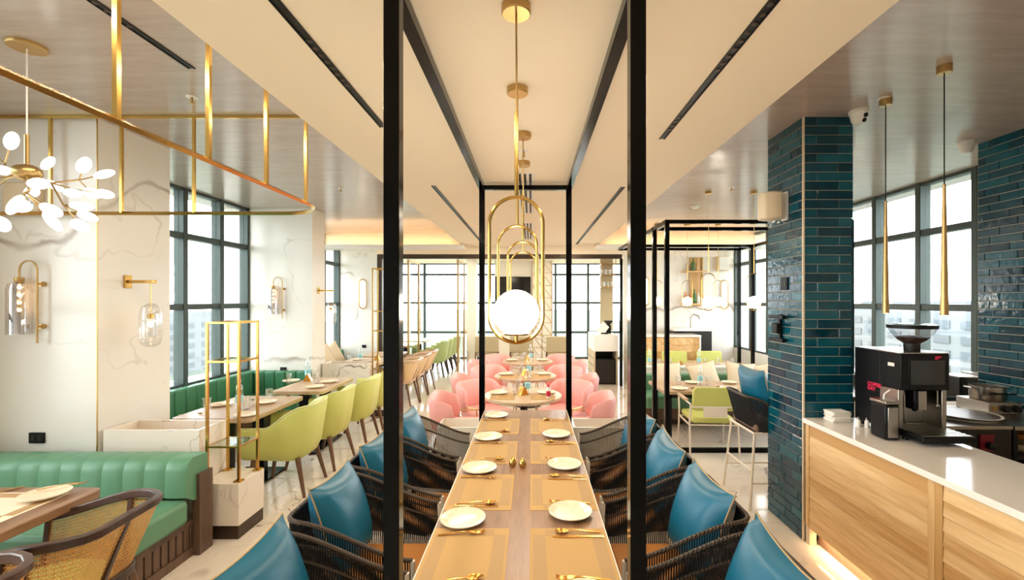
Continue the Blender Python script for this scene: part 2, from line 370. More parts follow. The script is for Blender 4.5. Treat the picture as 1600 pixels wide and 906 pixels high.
window(5, 'x', YF, -4.3, 4.6, [-3.2, -1.62, -.25, .73, 1.71, 2.7, 3.7], .03, ZB, [.80]+TR, 'far dark framed window wall beyond the partition', 1)
window(6, 'y', XL, 10.3, YF, [11.1, 12, 12.9], .73, ZB, TR, 'dark framed side window beyond the partition', -1)
struct('wall_sill_5', box(XR-.06, 4.9, 3.92, 9.95, 0, .73), M['white'], 'low white wall under the coffee counter window')
# right far marble wall
struct('wall_far_right', box(2.02, 4.9, 9.95, 10.15, 0, ZB), M['marble'], 'white marble wall with shelves behind the far bar')
struct('wall_far_side', box(4.44, 4.9, 10.15, YF, 0, ZB), M['white'], 'white side wall beyond the partition')
struct('wall_column_far', box(X(729,12.2), X(744,12.2), 12.2, 12.6, 0, ZB), M['marble'], 'slim marble column beyond the folding doors')
# teal tiled columns -----------------------------------------------------------
TLEN, TH, JT = .262, .0675, .005
tcache = {}
def tilemesh(L):
    k = round(L, 3)
    if k not in tcache:
        m_ = MB(); h = TH-JT; e = .003
        a, b = k/2, h/2
        m_.loft([[(-a,0,-b),(a,0,-b),(a,0,b),(-a,0,b)], [(-a,-.006,-b),(a,-.006,-b),(a,-.006,b),(-a,-.006,b)], [(-a+e,-.009,-b+e),(a-e,-.009,-b+e),(a-e,-.009,b-e),(-a+e,-.009,b-e)]])
        me = bpy.data.meshes.new('tile'); me.from_pydata(m_.v, [], m_.f); me.materials.append(M['tile'])
        import bmesh
        bb = bmesh.new(); bb.from_mesh(me); bmesh.ops.recalc_face_normals(bb, faces=bb.faces); bb.to_mesh(me); bb.free()
        tcache[k] = me
    return tcache[k]
def tileface(parent, o, u, L, H, starts, rz):
    rows = int(H/TH+.5)
    for r in range(rows):
        z = (r+.5)*TH
        if z+TH/2 > H+.01: break
        p = -(starts[r % len(starts)])
        while p < L-.01:
            a = max(0, p); b = min(L, p+TLEN)
            if b-a > .02:
                c = (a+b)/2
                copies('tile', tilemesh(b-a-JT), None, parent, (o[0]+u[0]*c, o[1]+u[1]*c, z), (random.uniform(-.006,.006), 0, rz+random.uniform(-.005,.005)))
            p += TLEN
C1x0, C1x1, C1y0, C1y1 = 1.99, 2.355, 3.33, 3.83
c1 = struct('wall_tiled_column', box(C1x0+.008, C1x1-.008, C1y0+.008, C1y1-.008, 0, ZT), M['grout'], 'teal glazed brick tiled column at the end of the coffee counter')
tileface(c1, (C1x0, C1y0+.008), (1, 0), C1x1-C1x0, ZT, [0, .16], 0)
tileface(c1, (C1x0+.008, C1y1), (0, -1), C1y1-C1y0, ZT, [.09, 0, .18, .05], -PI/2)
box(C1x0-.002, C1x0+.010, C1y0-.002, C1y0+.010, 0, ZT).build('corner_trim', M['ivory'], c1)
rs = MB()
for r_ in range(int(ZT/TH)):
    for a_, b_ in (((0,.262),(.262,.5)) if r_ % 2 else ((0,.1),(.1,.362),(.362,.5))): rs.box(C1x1-.008, C1x1+.001, C1y0+a_+.003, C1y0+b_-.003, r_*TH+.0025, (r_+1)*TH-.0025)
rs = rs.build('tile_facing', M['tile'], c1); rs['kind'] = 'stuff'
c2 = struct('wall_tiled_right', box(3.848, 4.9, 1.2, 3.92, 0, ZT), M['grout'], 'teal glazed brick tiled wall behind the cooking line')
tileface(c2, (3.848, 3.915), (0, -1), .9, ZT, [0, .16, .08, .2], -PI/2)
tcache2 = None
struct('wall_right_near', box(4.3, 4.9, YB, 1.2, 0, ZT), M['white'], 'plain wall at the near end of the cooking line')

# ------------------------------------------------------------------ outside
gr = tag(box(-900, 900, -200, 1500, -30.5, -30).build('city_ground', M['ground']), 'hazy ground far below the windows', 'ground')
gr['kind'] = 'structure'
def building(x0, x1, y0, y1, h, label, face, nx, nz):
    t = thing('building', label, 'building', ((x0+x1)/2, (y0+y1)/2, -30)); a, b = (x1-x0)/2, (y1-y0)/2
    box(-a, a, -b, b, 0, h).build('wall', M['facade'], t); box(-a+3, a-3, -b+3, b-3, h, h+2.5).build('roof_block', M['facade'], t)
    me = None
    for i in range(nx):
        for j in range(nz):
            if face == 'x':
                wd = 2*b/nx; y = -b+wd*(i+.5); z = h*(j+.7)/(nz+.5)
                if me is None:
                    mb = MB().box(-.3, .1, -wd*.3, wd*.3, -h/nz*.25, h/nz*.25); me = bpy.data.meshes.new('window'); me.from_pydata(mb.v, [], mb.f); me.materials.append(M['facwin'])
                copies('window', me, None, t, (-a if x0 > 0 else a, y, z))
    return t
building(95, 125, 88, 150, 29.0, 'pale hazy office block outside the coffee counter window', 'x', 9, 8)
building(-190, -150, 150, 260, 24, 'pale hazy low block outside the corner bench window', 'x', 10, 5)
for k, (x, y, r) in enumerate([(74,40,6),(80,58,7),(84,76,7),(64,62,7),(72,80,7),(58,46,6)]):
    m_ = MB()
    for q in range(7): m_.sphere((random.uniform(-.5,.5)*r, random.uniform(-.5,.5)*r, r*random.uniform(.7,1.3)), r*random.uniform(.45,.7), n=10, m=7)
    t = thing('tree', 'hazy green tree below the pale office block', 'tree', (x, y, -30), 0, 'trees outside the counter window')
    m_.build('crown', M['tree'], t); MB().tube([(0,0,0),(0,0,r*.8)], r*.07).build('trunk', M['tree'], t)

# ------------------------------------------------------------------ ceiling fittings
def slot(x, y0, y1, z, label, lens, wd=.035):
    t = thing('linear_slot_light', label, 'ceiling slot', (x, (y0+y1)/2, z)); h = (y1-y0)/2
    for s in (-1, 1): box(s*wd/2-.003, s*wd/2+.003, -h, h, -.006, 0).build('edge_trim', M['black_p'], t)
    box(-wd/2+.003, wd/2-.003, -h, h, -.002, 0).build('channel', M['black_p'], t)
    for (a, b) in lens:
        n = max(2, int((b-a)/.055))
        for i in range(n):
            yy = a+(i+.5)*(b-a)/n-(y0+y1)/2
            MB().lathe([(.010, -.0065), (.014, -.002)], 10, (0, yy, 0)).build('spot_lens', M['bronze'], t)
    return t
def lamp(x, y0, y1, z, e, c=WARM): area('ceiling_lamp', (x, (y0+y1)/2, z-.012), .03, y1-y0, e, c)
slot(-.94, .2, 2.89, ZB, 'black slot light in the cream ceiling, above the rope chairs nearest the sofa', [(1.9, 2.35)]); lamp(-.94, .4, 2.8, ZB, 19)
slot(.89, .2, 3.10, ZB, 'black slot light in the cream ceiling, above the chairs beside the coffee counter', [(1.6, 2.2), (2.7, 2.95)]); lamp(.89, .4, 3.0, ZB, 19)
slot(-.94, 4.37, 8.9, ZB, 'thin black slot light in the cream ceiling, above the green armchair aisle', [(6, 6.6)]); lamp(-.94, 4.5, 8.8, ZB, 46)
slot(.89, 4.42, 8.95, ZB, 'thin black slot light in the cream ceiling, above the aisle to the far bar', [(6, 6.6)]); lamp(.89, 4.5, 8.8, ZB, 46)
slot(-1.96, .5, 2.63, ZT, 'black slot light in the grey ceiling beside the hanging gold rail', [(1.9, 2.25)]); lamp(-1.96, .6, 2.6, ZT, 26)
area('ceiling_lamp', (0, 11.4, ZB-.02), 5, .05, 50, (1,.82,.6))  # wide lamp under the far ceiling, no slot fitting is built here
# air slots over the round tables
for (y0, y1, lb) in ((3.95, 5.72, 'three bar black air diffuser in the ceiling just past the black frame'), (6.5, 8.15, 'three bar black air diffuser in the ceiling over the far round table')):
    t = thing('air_diffuser', lb, 'air vent', (-.055, (y0+y1)/2, ZB)); h = (y1-y0)/2
    box(-.085, .085, -h-.03, h+.03, -.003, 0).build('frame', M['white'], t)
    for k in range(3): box(-.058+k*.047, -.036+k*.047, -h, h, -.006, -.002).build('slot', M['black_p'], t)
def sprinkler(x, y, z, lb):
    t = thing('sprinkler_head', lb, 'sprinkler', (x, y, z))
    MB().lathe([(.035,-.004),(.035,0)], 16).build('escutcheon', M['white_p'], t)
    MB().lathe([(.006,-.04),(.008,-.02),(.006,-.003)], 8).lathe([(.014,-.045),(.014,-.041)], 12).build('head', M['brass_s'], t)
sprinkler(X(300,3.0), 3.0, ZT, 'sprinkler head in the grey ceiling beside the gold rail')
sprinkler(X(1143,5.4), 5.4, ZT, 'sprinkler head in the grey ceiling between two small pendant cords')
sprinkler(X(1384,3.0), 3.02, ZT, 'sprinkler head beside the gold tube pendant near the tiled column')
sprinkler(X(535,5.5), 5.45, ZT, 'sprinkler head in the grey ceiling over the green armchairs')
sprinkler(X(818,3.3), 3.35, ZB, 'sprinkler head in the cream ceiling among the globe pendant canopies')
t = thing('smoke_detector', 'white round smoke detector on the grey ceiling near the booth frame', 'smoke detector', (X(1086,6.45), 6.45, ZT))
MB().lathe([(.03,-.045),(.045,-.035),(.055,-.015)], 20).build('housing', M['white_p'], t); MB().lathe([(.06,-.015),(.06,0)], 20).build('base', M['white_p'], t)
def dome(x, y, z, lb, yaw):
    t = thing('security_camera', lb, 'camera', (x, y, z), yaw)
    MB().lathe([(.03,-.095),(.045,-.075),(.055,-.03),(.058,-.02)], 20).build('housing', M['white_p'], t); MB().lathe([(.062,-.02),(.062,0)], 20).build('base', M['white_p'], t)
    for dz in (-.048, -.078): MB().lathe([(.014,0),(.014,.012),(.008,.014)], 12).build('lens', M['black_p'], t).matrix_local = Matrix.Translation((0,-.048 if dz > -.06 else -.036,dz)) @ Matrix.Rotation(PI/2*1.12,4,'X')
dome(X(1337,3.25), 3.22, ZT, 'white twin lens dome camera at the tiled column', .25)
dome(X(1510,3.85), 3.85, ZT, 'white dome camera by the tiled wall beyond the tube pendants', PI-.6)

# ------------------------------------------------------------------ pendants
def canopy(t, r, h, z): return MB().lathe([(r-.004,z-h),(r,z-h+.004),(r,z)], 28).build('canopy', M['brass_s'], t)
def ring_pts(rw, h, n=20):
    pts = []
    for i in range(n+1): a = PI*i/n; pts.append((rw*math.cos(a), 0, h-rw+rw*math.sin(a)))
    for i in range(n+1): a = PI+PI*i/n; pts.append((rw*math.cos(a), 0, rw+rw*math.sin(a)))
    return pts
def globe_pendant(x, y, zb, ztop, zc, rw, gr_, tr, lb, grp, cr=.055, glow=3):
    t = thing('globe_pendant', lb, 'pendant lamp', (x, y, zb), 0, grp); h = ztop-zb
    MB().tube(ring_pts(rw, h), tr, 8, True).build('ring', M['brass'], t)
    MB().sphere((0,0,gr_+.05*h), gr_, n=24, m=16).build('globe', M['globe'], t)
    MB().lathe([(gr_*.55, gr_*.14+.03*h),(gr_*.6, gr_*.22+.03*h)], 20).tube([(0,0,0),(0,0,.08*h)], tr).build('globe_holder', M['brass'], t)
    MB().tube([(0,0,h),(0,0,h+.32 if zc-ztop > .6 else h+.2)], tr*.95).build('stem', M['brass'], t)
    MB().tube([(0,0,h+.2),(.002,0,(zc-zb+h)/2),(0,0,zc-zb)], tr*.55).build('cord', M['brass_s'], t)
    canopy(t, cr, .034, zc-zb)
    return t
for i, (d, px, pz) in enumerate([(1.70, 806.5, 0), (2.36, 808.5, 0), (3.00, 817, 0), (3.62, 817.5, 0)]):
    globe_pendant(X(px, d), d, Z(535, 1.70), Z(308, 1.70), ZB, .1, .0845, .007,
        ['brass loop globe pendant hanging farthest from the round tables, over the long table', 'brass loop globe pendant over the gold egg shakers', 'brass loop globe pendant second from the round tables, over the long table', 'brass loop globe pendant closest to the round tables, over the long table'][i], 'loop pendants over the long table')
for (px, d, lb) in ((1107, 5.6, 'small loop globe pendant in the booth frame, nearest the lime armchair'), (1178, 5.6, 'small loop globe pendant in the booth frame, near the tiled column')):
    globe_pendant(X(px,d), d, Z(485,5.6), Z(427,5.6), ZT, .087, .075, .005, lb, 'booth pendants', .04)
for px in (1027, 1074, 1122):
    globe_pendant(X(px,8), 8.0, Z(480,8), Z(438,8), ZT, .09, .078, .005, 'small loop globe pendant in the back row of the booth frame', 'back row booth pendants', .05)
for (px, d, zt, lb) in ((1398, 3.03, 0, 'slim gold tube pendant near the tiled column over the coffee counter'), (1484, 2.60, 0, 'slim gold tube pendant over the middle of the coffee counter')):
    t = thing('tube_pendant', lb, 'pendant lamp', (2.36, d, 1.675), 0, 'tube pendants over the coffee counter'); hh = 2.42-1.675; top = ZT-1.675
    MB().lathe([(.0175,0),(.020,.002),(.0195,.01),(.008,hh)], 18).build('tube', M['brass_s'], t)
    MB().lathe([(.013,-.001),(.013,.003)], 14).build('light_tip', M['wbulb'], t)
    MB().tube([(0,0,hh),(0,0,top)], .0032).build('cord', M['black_p'], t)
    canopy(t, .036, .045, top)
# ------------------------------------------------------------------ chandelier
CD = 2.39
hub = Vector((X(42,CD), CD, Z(270,CD)))
t = thing('branch_chandelier', 'gold branching chandelier with white leaf shaped bulbs hanging before the marble pier', 'chandelier', hub)
MB().sphere((0,0,0), .062, .062, .045, 20, 12).build('hub', M['brass_s'], t)
MB().tube([(0,0,.03),(0,0,.20)], .010).build('stem', M['brass_s'], t)
MB().tube([(0,0,.20),(0,0,ZT-hub.z)], .0035).build('wire', M['white_p'], t)
MB().lathe([(.078,ZT-hub.z-.02),(.08,ZT-hub.z-.016),(.08,ZT-hub.z)], 26).build('canopy', M['brass_s'], t)
def pt(px, py, dd): d = CD+dd; return Vector((X(px,d), d, Z(py,d)))-hub
def bulb(node, p):
    d = (p-node).normalized(); q = p-d*.035
    br = MB().tube([node, q], .0035, 6).build('branch', M['brass_s'], t)
    R = d.to_track_quat('Z', 'Y').to_matrix()
    MB().sphere(p, .036, .022, .052, 14, 10, R).build('bulb', M['bulb'], br)
    MB().tube([q-d*.008, q+d*.006], [.006,.010], 8).build('bulb_collar', M['white_p'], br)
def limb(a, b): MB().tube([a, b], .005, 6).build('limb', M['brass_s'], t)
O = Vector((0,0,0))
clusters = [((80,286,.05), [((124,281,.12), [(131,258,.15),(163,272,.2),(143,302,.05)]), ((99,320,-.02), [(128,322,0),(137,338,-.05),(125,352,-.1)]), ((108,294,0), [(114,302,-.1),(163,303,-.1)])]),
            ((45,300,-.2), [((40,300,-.28), [(60,287,-.35),(24,320,-.3),(34,322,-.2),(80,328,-.3),(82,346,-.22)])]),
            ((10,280,.1), [((8,255,.2), [(18,220,.2),(-20,235,.25),(4,266,.1)]), ((-15,300,.15), [(3,350,.1),(-40,330,.2)])]),
            ((-30,285,-.1), [((-70,275,-.1), [(-90,255,-.1),(-110,285,-.05),(-75,310,-.1)]), ((-45,320,-.2), [(-60,340,-.2),(-25,350,-.25)])]),
            ((40,285,.28), [((60,275,.4), [(75,255,.45),(85,290,.42),(50,300,.5)])])]
for c, subs in clusters:
    a = pt(*c); limb(O, a)
    for s_, bs in subs:
        b = pt(*s_); limb(a, b)
        for q in bs: bulb(b, pt(*q))
# hanging gold rail
RZ = 2.39; RX = -1.455
t = thing('hanging_gold_rail', 'gold rounded rail hung from the grey ceiling around the chandelier', 'ceiling rail', (RX, 3.30, RZ))
rr = .34; pts = [(0, -3.2, 0)]
YE = 0.0
for i in range(13):
    a = PI/2*i/12; pts.append((-rr+rr*math.cos(a), YE-rr+rr*math.sin(a), 0))
pts.append((-2.66, YE, 0))
MB().tube([(0,-3.2,0)]+pts[1:], .013, 4).build('lower_rail', M['brass'], t)
top = ZT-RZ-.012
MB().bar((-2.66,YE,top),(-.05,YE,top), .02, .02).build('upper_rail', M['brass'], t)
for d in (1.597, 2.053, 2.5, 2.94): MB().bar((0, d-3.30, 0), (0, d-3.30, ZT-RZ), .018).build('hanger', M['brass'], t)
for px in (303, 190, 79): MB().bar((X(px,3.3)-RX, YE, 0), (X(px,3.3)-RX, YE, ZT-RZ), .018).build('hanger', M['brass'], t)

# ------------------------------------------------------------------ black frames
def frame_posts(t, pts, z1, wd):
    for x, y in pts: box(x-wd/2, x+wd/2, y-wd/2, y+wd/2, 0, z1).build('post', M['black'], t, bevel=.002)
CAx, CBx, CAy, CBy, CT = -.46, .352, 1.52, 4.27, 2.835
t = thing('black_steel_frame', 'glossy black steel cage frame standing around the long dining table', 'frame', (0,0,0))
frame_posts(t, [(CAx,CAy),(CBx,CAy),(CAx,CBy),(CBx,CBy)], CT, .052)
for x in (CAx, CBx):
    box(x-.026, x+.026, CAy+.026, CBy-.026, CT-.05, CT).build('top_beam', M['black'], t, bevel=.002)
    box(x-.026, x+.026, CAy+.026, CBy-.026, 0, .04).build('floor_runner', M['black'], t, bevel=.002)
for y in (CAy, CBy): box(CAx+.026, CBx-.026, y-.024, y+.024, CT-.042, CT).build('cross_beam', M['black'], t, bevel=.002)
BX0, BX1, BT = 1.57, 3.7, 2.69
t = thing('booth_pergola', 'black steel frame of bars over the green booth by the tiled column', 'frame', (0,0,0))
ys = (5.27, 5.80, 7.6, 8.1)
frame_posts(t, [(BX0,ys[0]),(BX0,ys[1]),(BX1,ys[0]),(BX1,ys[2]),(BX1,ys[3])], BT, .05)
for y in ys: box(BX0, BX1, y-.022, y+.022, BT-.045, BT).build('cross_bar', M['black'], t, bevel=.002)
for x in (BX0, BX1): box(x-.025, x+.025, ys[0], ys[3], BT-.05, BT).build('side_bar', M['black'], t, bevel=.002)
box(BX0+.025, BX1-.025, ys[0]-.025, ys[0]+.025, 0, .05).build('floor_runner', M['black'], t, bevel=.002)

# ------------------------------------------------------------------ glass partition with folding doors
PY = 9.35
t = thing('glass_partition', 'bronze railed glass partition with brass folding doors standing open', 'partition', (0, PY, 0))
box(-3.15, 1.86, -.05, .05, 2.61, 2.70).build('top_rail', M['bronze'], t, bevel=.004)
box(-3.15, 1.86, -.045, .045, 2.70, ZB).build('header', M['ceil'], t)
box(1.82, 1.87, -.04, .04, 0, 2.61).build('end_post', M['black'], t)
box(-3.15, -3.05, -.05, .06, 0, 2.61).build('end_post', M['bronze'], t)
for x in (-2.53, -1.51, .98):
    ya, yb = .02, .88
    if x > 0: continue
    lf = MB()
    for (p, q) in (((0,ya,.02),(0,yb,.02)), ((0,ya,2.58),(0,yb,2.58)), ((0,ya,0),(0,ya,2.6)), ((0,yb,0),(0,yb,2.6))):
        lf.bar((x+p[0],p[1],p[2]), (x+q[0],q[1],q[2]), .035)
    l = lf.build('door_frame', M['brass_s'], t)
    box(x-.004, x+.004, ya+.02, yb-.02, .04, 2.56).build('pane', M['glass'], l)
    MB().tube([(x+.05,yb-.07,1.0),(x+.05,yb-.07,1.9)], .010).tube([(x,yb-.07,1.1),(x+.05,yb-.07,1.1)], .006).tube([(x,yb-.07,1.8),(x+.05,yb-.07,1.8)], .006).build('handle', M['brass'], l)
# feature wall beyond: TV and triangle screen
struct('wall_feature', box(-1.02, .60, 12.75, 12.9, 0, ZB), M['white'], 'white partial wall with television beyond the round tables')
t = thing('television', 'large black television on the white wall beyond the round tables', 'television', (X(801,12.7), 12.74, Z(458,12.7)))
box(-.50, .50, -.05, 0, -.46, .46).build('case', M['black_p'], t, bevel=.008); box(-.485, .485, -.053, -.049, -.44, .44).build('screen', M['screen'], t)
t = thing('triangle_screen', 'pale marble panel with brass lines forming triangles', 'wall panel', (X(847,12.6), 12.7, 0))
box(-.27, .27, -.03, .04, 0, ZB).build('panel', M['marble'], t)
for k in range(8):
    z = .1+k*.345
    MB().bar((-.27,-.036,z),(.27,-.036,z), .012).build('brass_line', M['brass_s'], t)
    for s in (0, .27): MB().bar((-.27+s,-.036,z+.345),(s,-.036,z), .012).build('brass_line', M['brass_s'], t)
for x in (-.27, 0, .27): MB().bar((x,-.037,0),(x,-.037,ZB), .014).build('brass_line', M['brass_s'], t)

# ------------------------------------------------------------------ wall lamps and sockets
def hook_sconce(x, y, z, lb):
    t = thing('hook_wall_lamp', lb, 'wall lamp', (x, y, z), 0, 'hook shaped wall lamps')
    rp = [(0,-.05,-.33)]+[(0,-.05,.17)]
    R = .065
    for i in range(13):
        a = PI*i/12; rp.append((-R+R*math.cos(a), -.05, .20+R*math.sin(a)*1.05))
    rp.append((-2*R,-.05,.14))
    MB().tube(rp, .0065, 10).build('hook_rod', M['brass_s'], t)
    for zz in (.10, -.21): MB().lathe([(.018,0),(.018,.03)], 16).tube([(0,0,.01),(0,0,.05)], .006).build('wall_mount', M['brass_s'], t).matrix_local = Matrix.Translation((0,0,zz)) @ Matrix.Rotation(PI/2,4,'X')
    MB().lathe([(.026,.11),(.028,.115),(.028,.145),(.02,.148)], 18, (-2*R,-.05,0)).build('cap', M['brass_s'], t)
    g = [(.068,-.265),(.068,.06),(.058,.10),(.028,.115)]
    mb = MB(); n = 28
    mb.loft([[(-2*R+r*math.cos(2*PI*k/n), -.05+r*math.sin(2*PI*k/n), zz) for k in range(n)] for r, zz in g], True, False)
    mb.build('glass_shade', M['sglass'], t)
    for k in range(4): MB().sphere((-2*R,-.05,.075-.055*k), .013, n=12, m=8).build('filament', M['wbulb'], t)
    MB().tube([(-2*R,-.05,.11),(-2*R,-.05,-.12)], .004).build('filament_rod', M['brass_s'], t)
hook_sconce(X(57,3.3), 3.355, Z(465,3.3), 'hooked brass wall lamp with smoked glass cylinder on the pier behind the chandelier')
hook_sconce(X(441,6.6), 6.65, Z(462,6.6), 'hooked brass wall lamp with smoked glass cylinder on the pier above the corner bench')
def arm_sconce(y, z, lb, x=PX):
    t = thing('bracket_wall_lamp', lb, 'wall lamp', (x, y, z), 0, 'bracket wall lamps')
    box(0, .016, -.03, .03, -.05, .05).build('wall_plate', M['brass'], t, bevel=.002)
    box(.016, .23, -.012, .012, -.012, .012).build('arm', M['brass'], t, bevel=.002)
    MB().tube([(.19,0,-.01),(.19,0,-.26)], .0035).build('rod', M['brass'], t)
    MB().lathe([(.022,-.29),(.022,-.26),(.01,-.255)], 16, (.19,0,0)).build('socket', M['brass'], t)
    n = 22; mb = MB(); mb.loft([[(.19+.038*math.cos(2*PI*k/n), .038*math.sin(2*PI*k/n), zz) for k in range(n)] for zz in (-.43,-.285)], True, False)
    mb.build('inner_glass', M['glass'], t)
    MB().sphere((.19,0,-.335), .018, .018, .026).build('bulb', M['wbulb'], t)
    g = [(.03,-.515),(.062,-.49),(.075,-.44),(.075,-.26),(.062,-.20),(.02,-.17)]
    mb = MB(); n = 26; mb.loft([[(.19+r*math.cos(2*PI*k/n), r*math.sin(2*PI*k/n), zz) for k in range(n)] for r, zz in g], True, False)
    mb.build('outer_glass', M['glass'], t)
arm_sconce(3.60, Z(440,3.60), 'brass bracket lamp with clear glass on the pier side beside the window')
arm_sconce(6.84, Z(454,6.84), 'brass bracket lamp with clear glass on the side of the pier past the corner bench')
def oval(x, y, z, lb, h=.62):
    t = thing('oval_wall_lamp', lb, 'wall lamp', (x, y, z))
    MB().tube([(p[0], -.03, p[2]-h/2) for p in ring_pts(.075, h, 10)], .012, 8, True).build('ring', M['brass_s'], t)
    MB().prism([(p[0]*.75, (p[2]-h/2)*.92) for p in ring_pts(.075, h, 10)], -.025, 0, 'y').build('diffuser', M['oval'], t)
oval(X(566,9.75), 9.8, Z(459,9.75), 'glowing oval wall lamp on the far marble pier')
oval(X(1133,9.9), 9.95, Z(460,9.9), 'glowing oval wall lamp on the marble wall near the booth window')
oval(X(1009,9.9), 9.95, Z(455,9.9), 'glowing oval wall lamp on the marble wall beside the partition end')
def socket(x, y, z, lb, rz=0, w_=.09, h_=.065):
    t = thing('wall_socket', lb, 'socket', (x, y, z), rz)
    box(-w_/2, w_/2, -.012, 0, -h_/2, h_/2).build('plate', M['black_p'], t, bevel=.004)
    for s in (-1, 1): box(s*w_*.2-.014, s*w_*.2+.014, -.015, -.011, -.016, .016).build('switch', M['dsteel'], t)
socket(X(58,3.35), 3.355, Z(684,3.35), 'black wall socket on the marble pier just above the channelled sofa', 0, .115, .08)
socket(X(443,6.65), 6.65, Z(577,6.65), 'black wall socket on the pier above the corner bench')
socket(X(569,9.8), 9.8, Z(541,9.8), 'black wall socket on the far pier behind the cream pillows')
socket(C1x0, 3.57, Z(443,3.57), 'black switch plate on the teal tiled column', -PI/2, .10, .10)
t = thing('wall_panel_box', 'white control box on the marble pier behind the chandelier bulbs', 'wall box', (X(37,3.33), 3.355, Z(309,3.33)))
box(-.13, .13, -.05, 0, -.11, .11).build('body', M['ivory'], t, bevel=.01); box(.07, .11, -.055, -.049, -.09, .09).build('side_strip', M['white_p'], t)
for k in range(3): box(.08, .095, -.058, -.054, -.05+k*.05, -.04+k*.05).build('button', M['black_p'], t)
t = thing('wall_speaker', 'ivory wall speaker on a bracket high on the teal tiled column', 'speaker', (C1x0, 3.56, Z(320,3.5)))
poly = [(-.06,-.075),(-.06,.075),(-.13,.085),(-.19,.06),(-.21,0),(-.19,-.06),(-.13,-.085)]
MB().prism(poly, -.105, .105).build('cabinet', M['ivory'], t, bevel=.012)
MB().box(-.06,-.002,-.012,.012,-.10,.10).box(-.012,-.002,-.04,.04,-.11,.11).build('bracket', M['white_p'], t)
t = thing('tv_bracket', 'black folding television bracket on the teal tiled column', 'bracket', (C1x0, 3.62, Z(513,3.6)))
box(-.02, 0, -.015, .015, -.11, .11).build('wall_plate', M['black_p'], t)
for z in (-.09, .09): box(-.05, -.02, -.10, .10, z-.014, z+.014).build('cross_arm', M['black_p'], t)
box(-.06, -.02, -.04, .04, -.04, .04).build('hinge', M['black_p'], t, bevel=.008)

# ------------------------------------------------------------------ furniture builders (chairs face local +x)
def sm(u): u = max(0, min(1, u)); return u*u*(3-2*u)
def upath(a, b, w_, r, n=48):
    """open U: front x=a, back x=b (b<a), half width w_, corner radius r; returns x,y,nx,ny,t"""
    segs = [('l', (a,-w_), (b+r,-w_)), ('a', (b+r,-w_+r), -PI/2, -PI), ('l', (b,-w_+r), (b,w_-r)), ('a', (b+r,w_-r), PI, PI/2), ('l', (b+r,w_), (a,w_))]
    pts = []
    Ls = [abs(a-b-r), PI/2*r, 2*(w_-r), PI/2*r, abs(a-b-r)]; tot = sum(Ls)
    for i in range(n+1):
        s = tot*i/n; k = 0
        while k < 4 and s > Ls[k]: s -= Ls[k]; k += 1
        g = segs[k]; u = s/Ls[k] if Ls[k] else 0
        if g[0] == 'l':
            x = g[1][0]+(g[2][0]-g[1][0])*u; y = g[1][1]+(g[2][1]-g[1][1])*u
            nx, ny = [(0,-1), None, (-1,0), None, (0,1)][k]
        else:
            an = g[2]+(g[3]-g[2])*u; nx, ny = math.cos(an), math.sin(an); x = g[1][0]+r*nx; y = g[1][1]+r*ny
        pts.append((x, y, nx, ny, i/n))
    return pts
def leg_taper(p, q, r0, r1, n=10): return MB().tube([p, q], [r0, r1], n)

def tub_chair(lb, grp, shell='lime', pipe='limepipe', leg='legwood', zf=.635, zb=.815):
    t = thing('tub_armchair', lb, 'chair', (0,0,0), 0, grp)
    U = upath(.27, -.27, .28, .20, 44); a, b = .27, -.27; rings = []; top = []
    for x, y, nx, ny, s in U:
        u = (a-x)/(a-b); h = zf+(zb-zf)*sm((u-.38)/.58); lean = .05*sm(u)*max(0, -nx)
        def q(off, z): k = off+lean*(z-.36)/.5; return (x+nx*k, y+ny*k, z)
        lo = .33-.02*sm(u)
        rings.append([q(-.075, lo), q(-.03, lo+.03), q(0, lo+.12), q(.018, h-.03), q(.012, h-.006), q(-.005, h), q(-.03, h-.006), q(-.04, h-.03), q(-.055, .44), q(-.10, lo+.05)])
        top.append(q(.013, h-.002))
    sh_ = MB().loft(rings).build('shell', M[shell], t, ang=60)
    MB().tube(top, .006, 6).build('piping', M[pipe], sh_)
    mb = MB()
    poly = [(.26,-.21),(-.14,-.21),(-.205,-.13),(-.205,.13),(-.14,.21),(.26,.21)]
    mb.prism(poly, .33, .455); mb.build('seat_cushion', M[shell], t, bevel=.03, seg=3)
    for sx in (1,-1):
        for sy in (1,-1): leg_taper((sx*.19, sy*.19, .34), (sx*.25+(-.02 if sx < 0 else 0), sy*.235, 0), .024, .014).build('leg', M[leg], t)
    return t
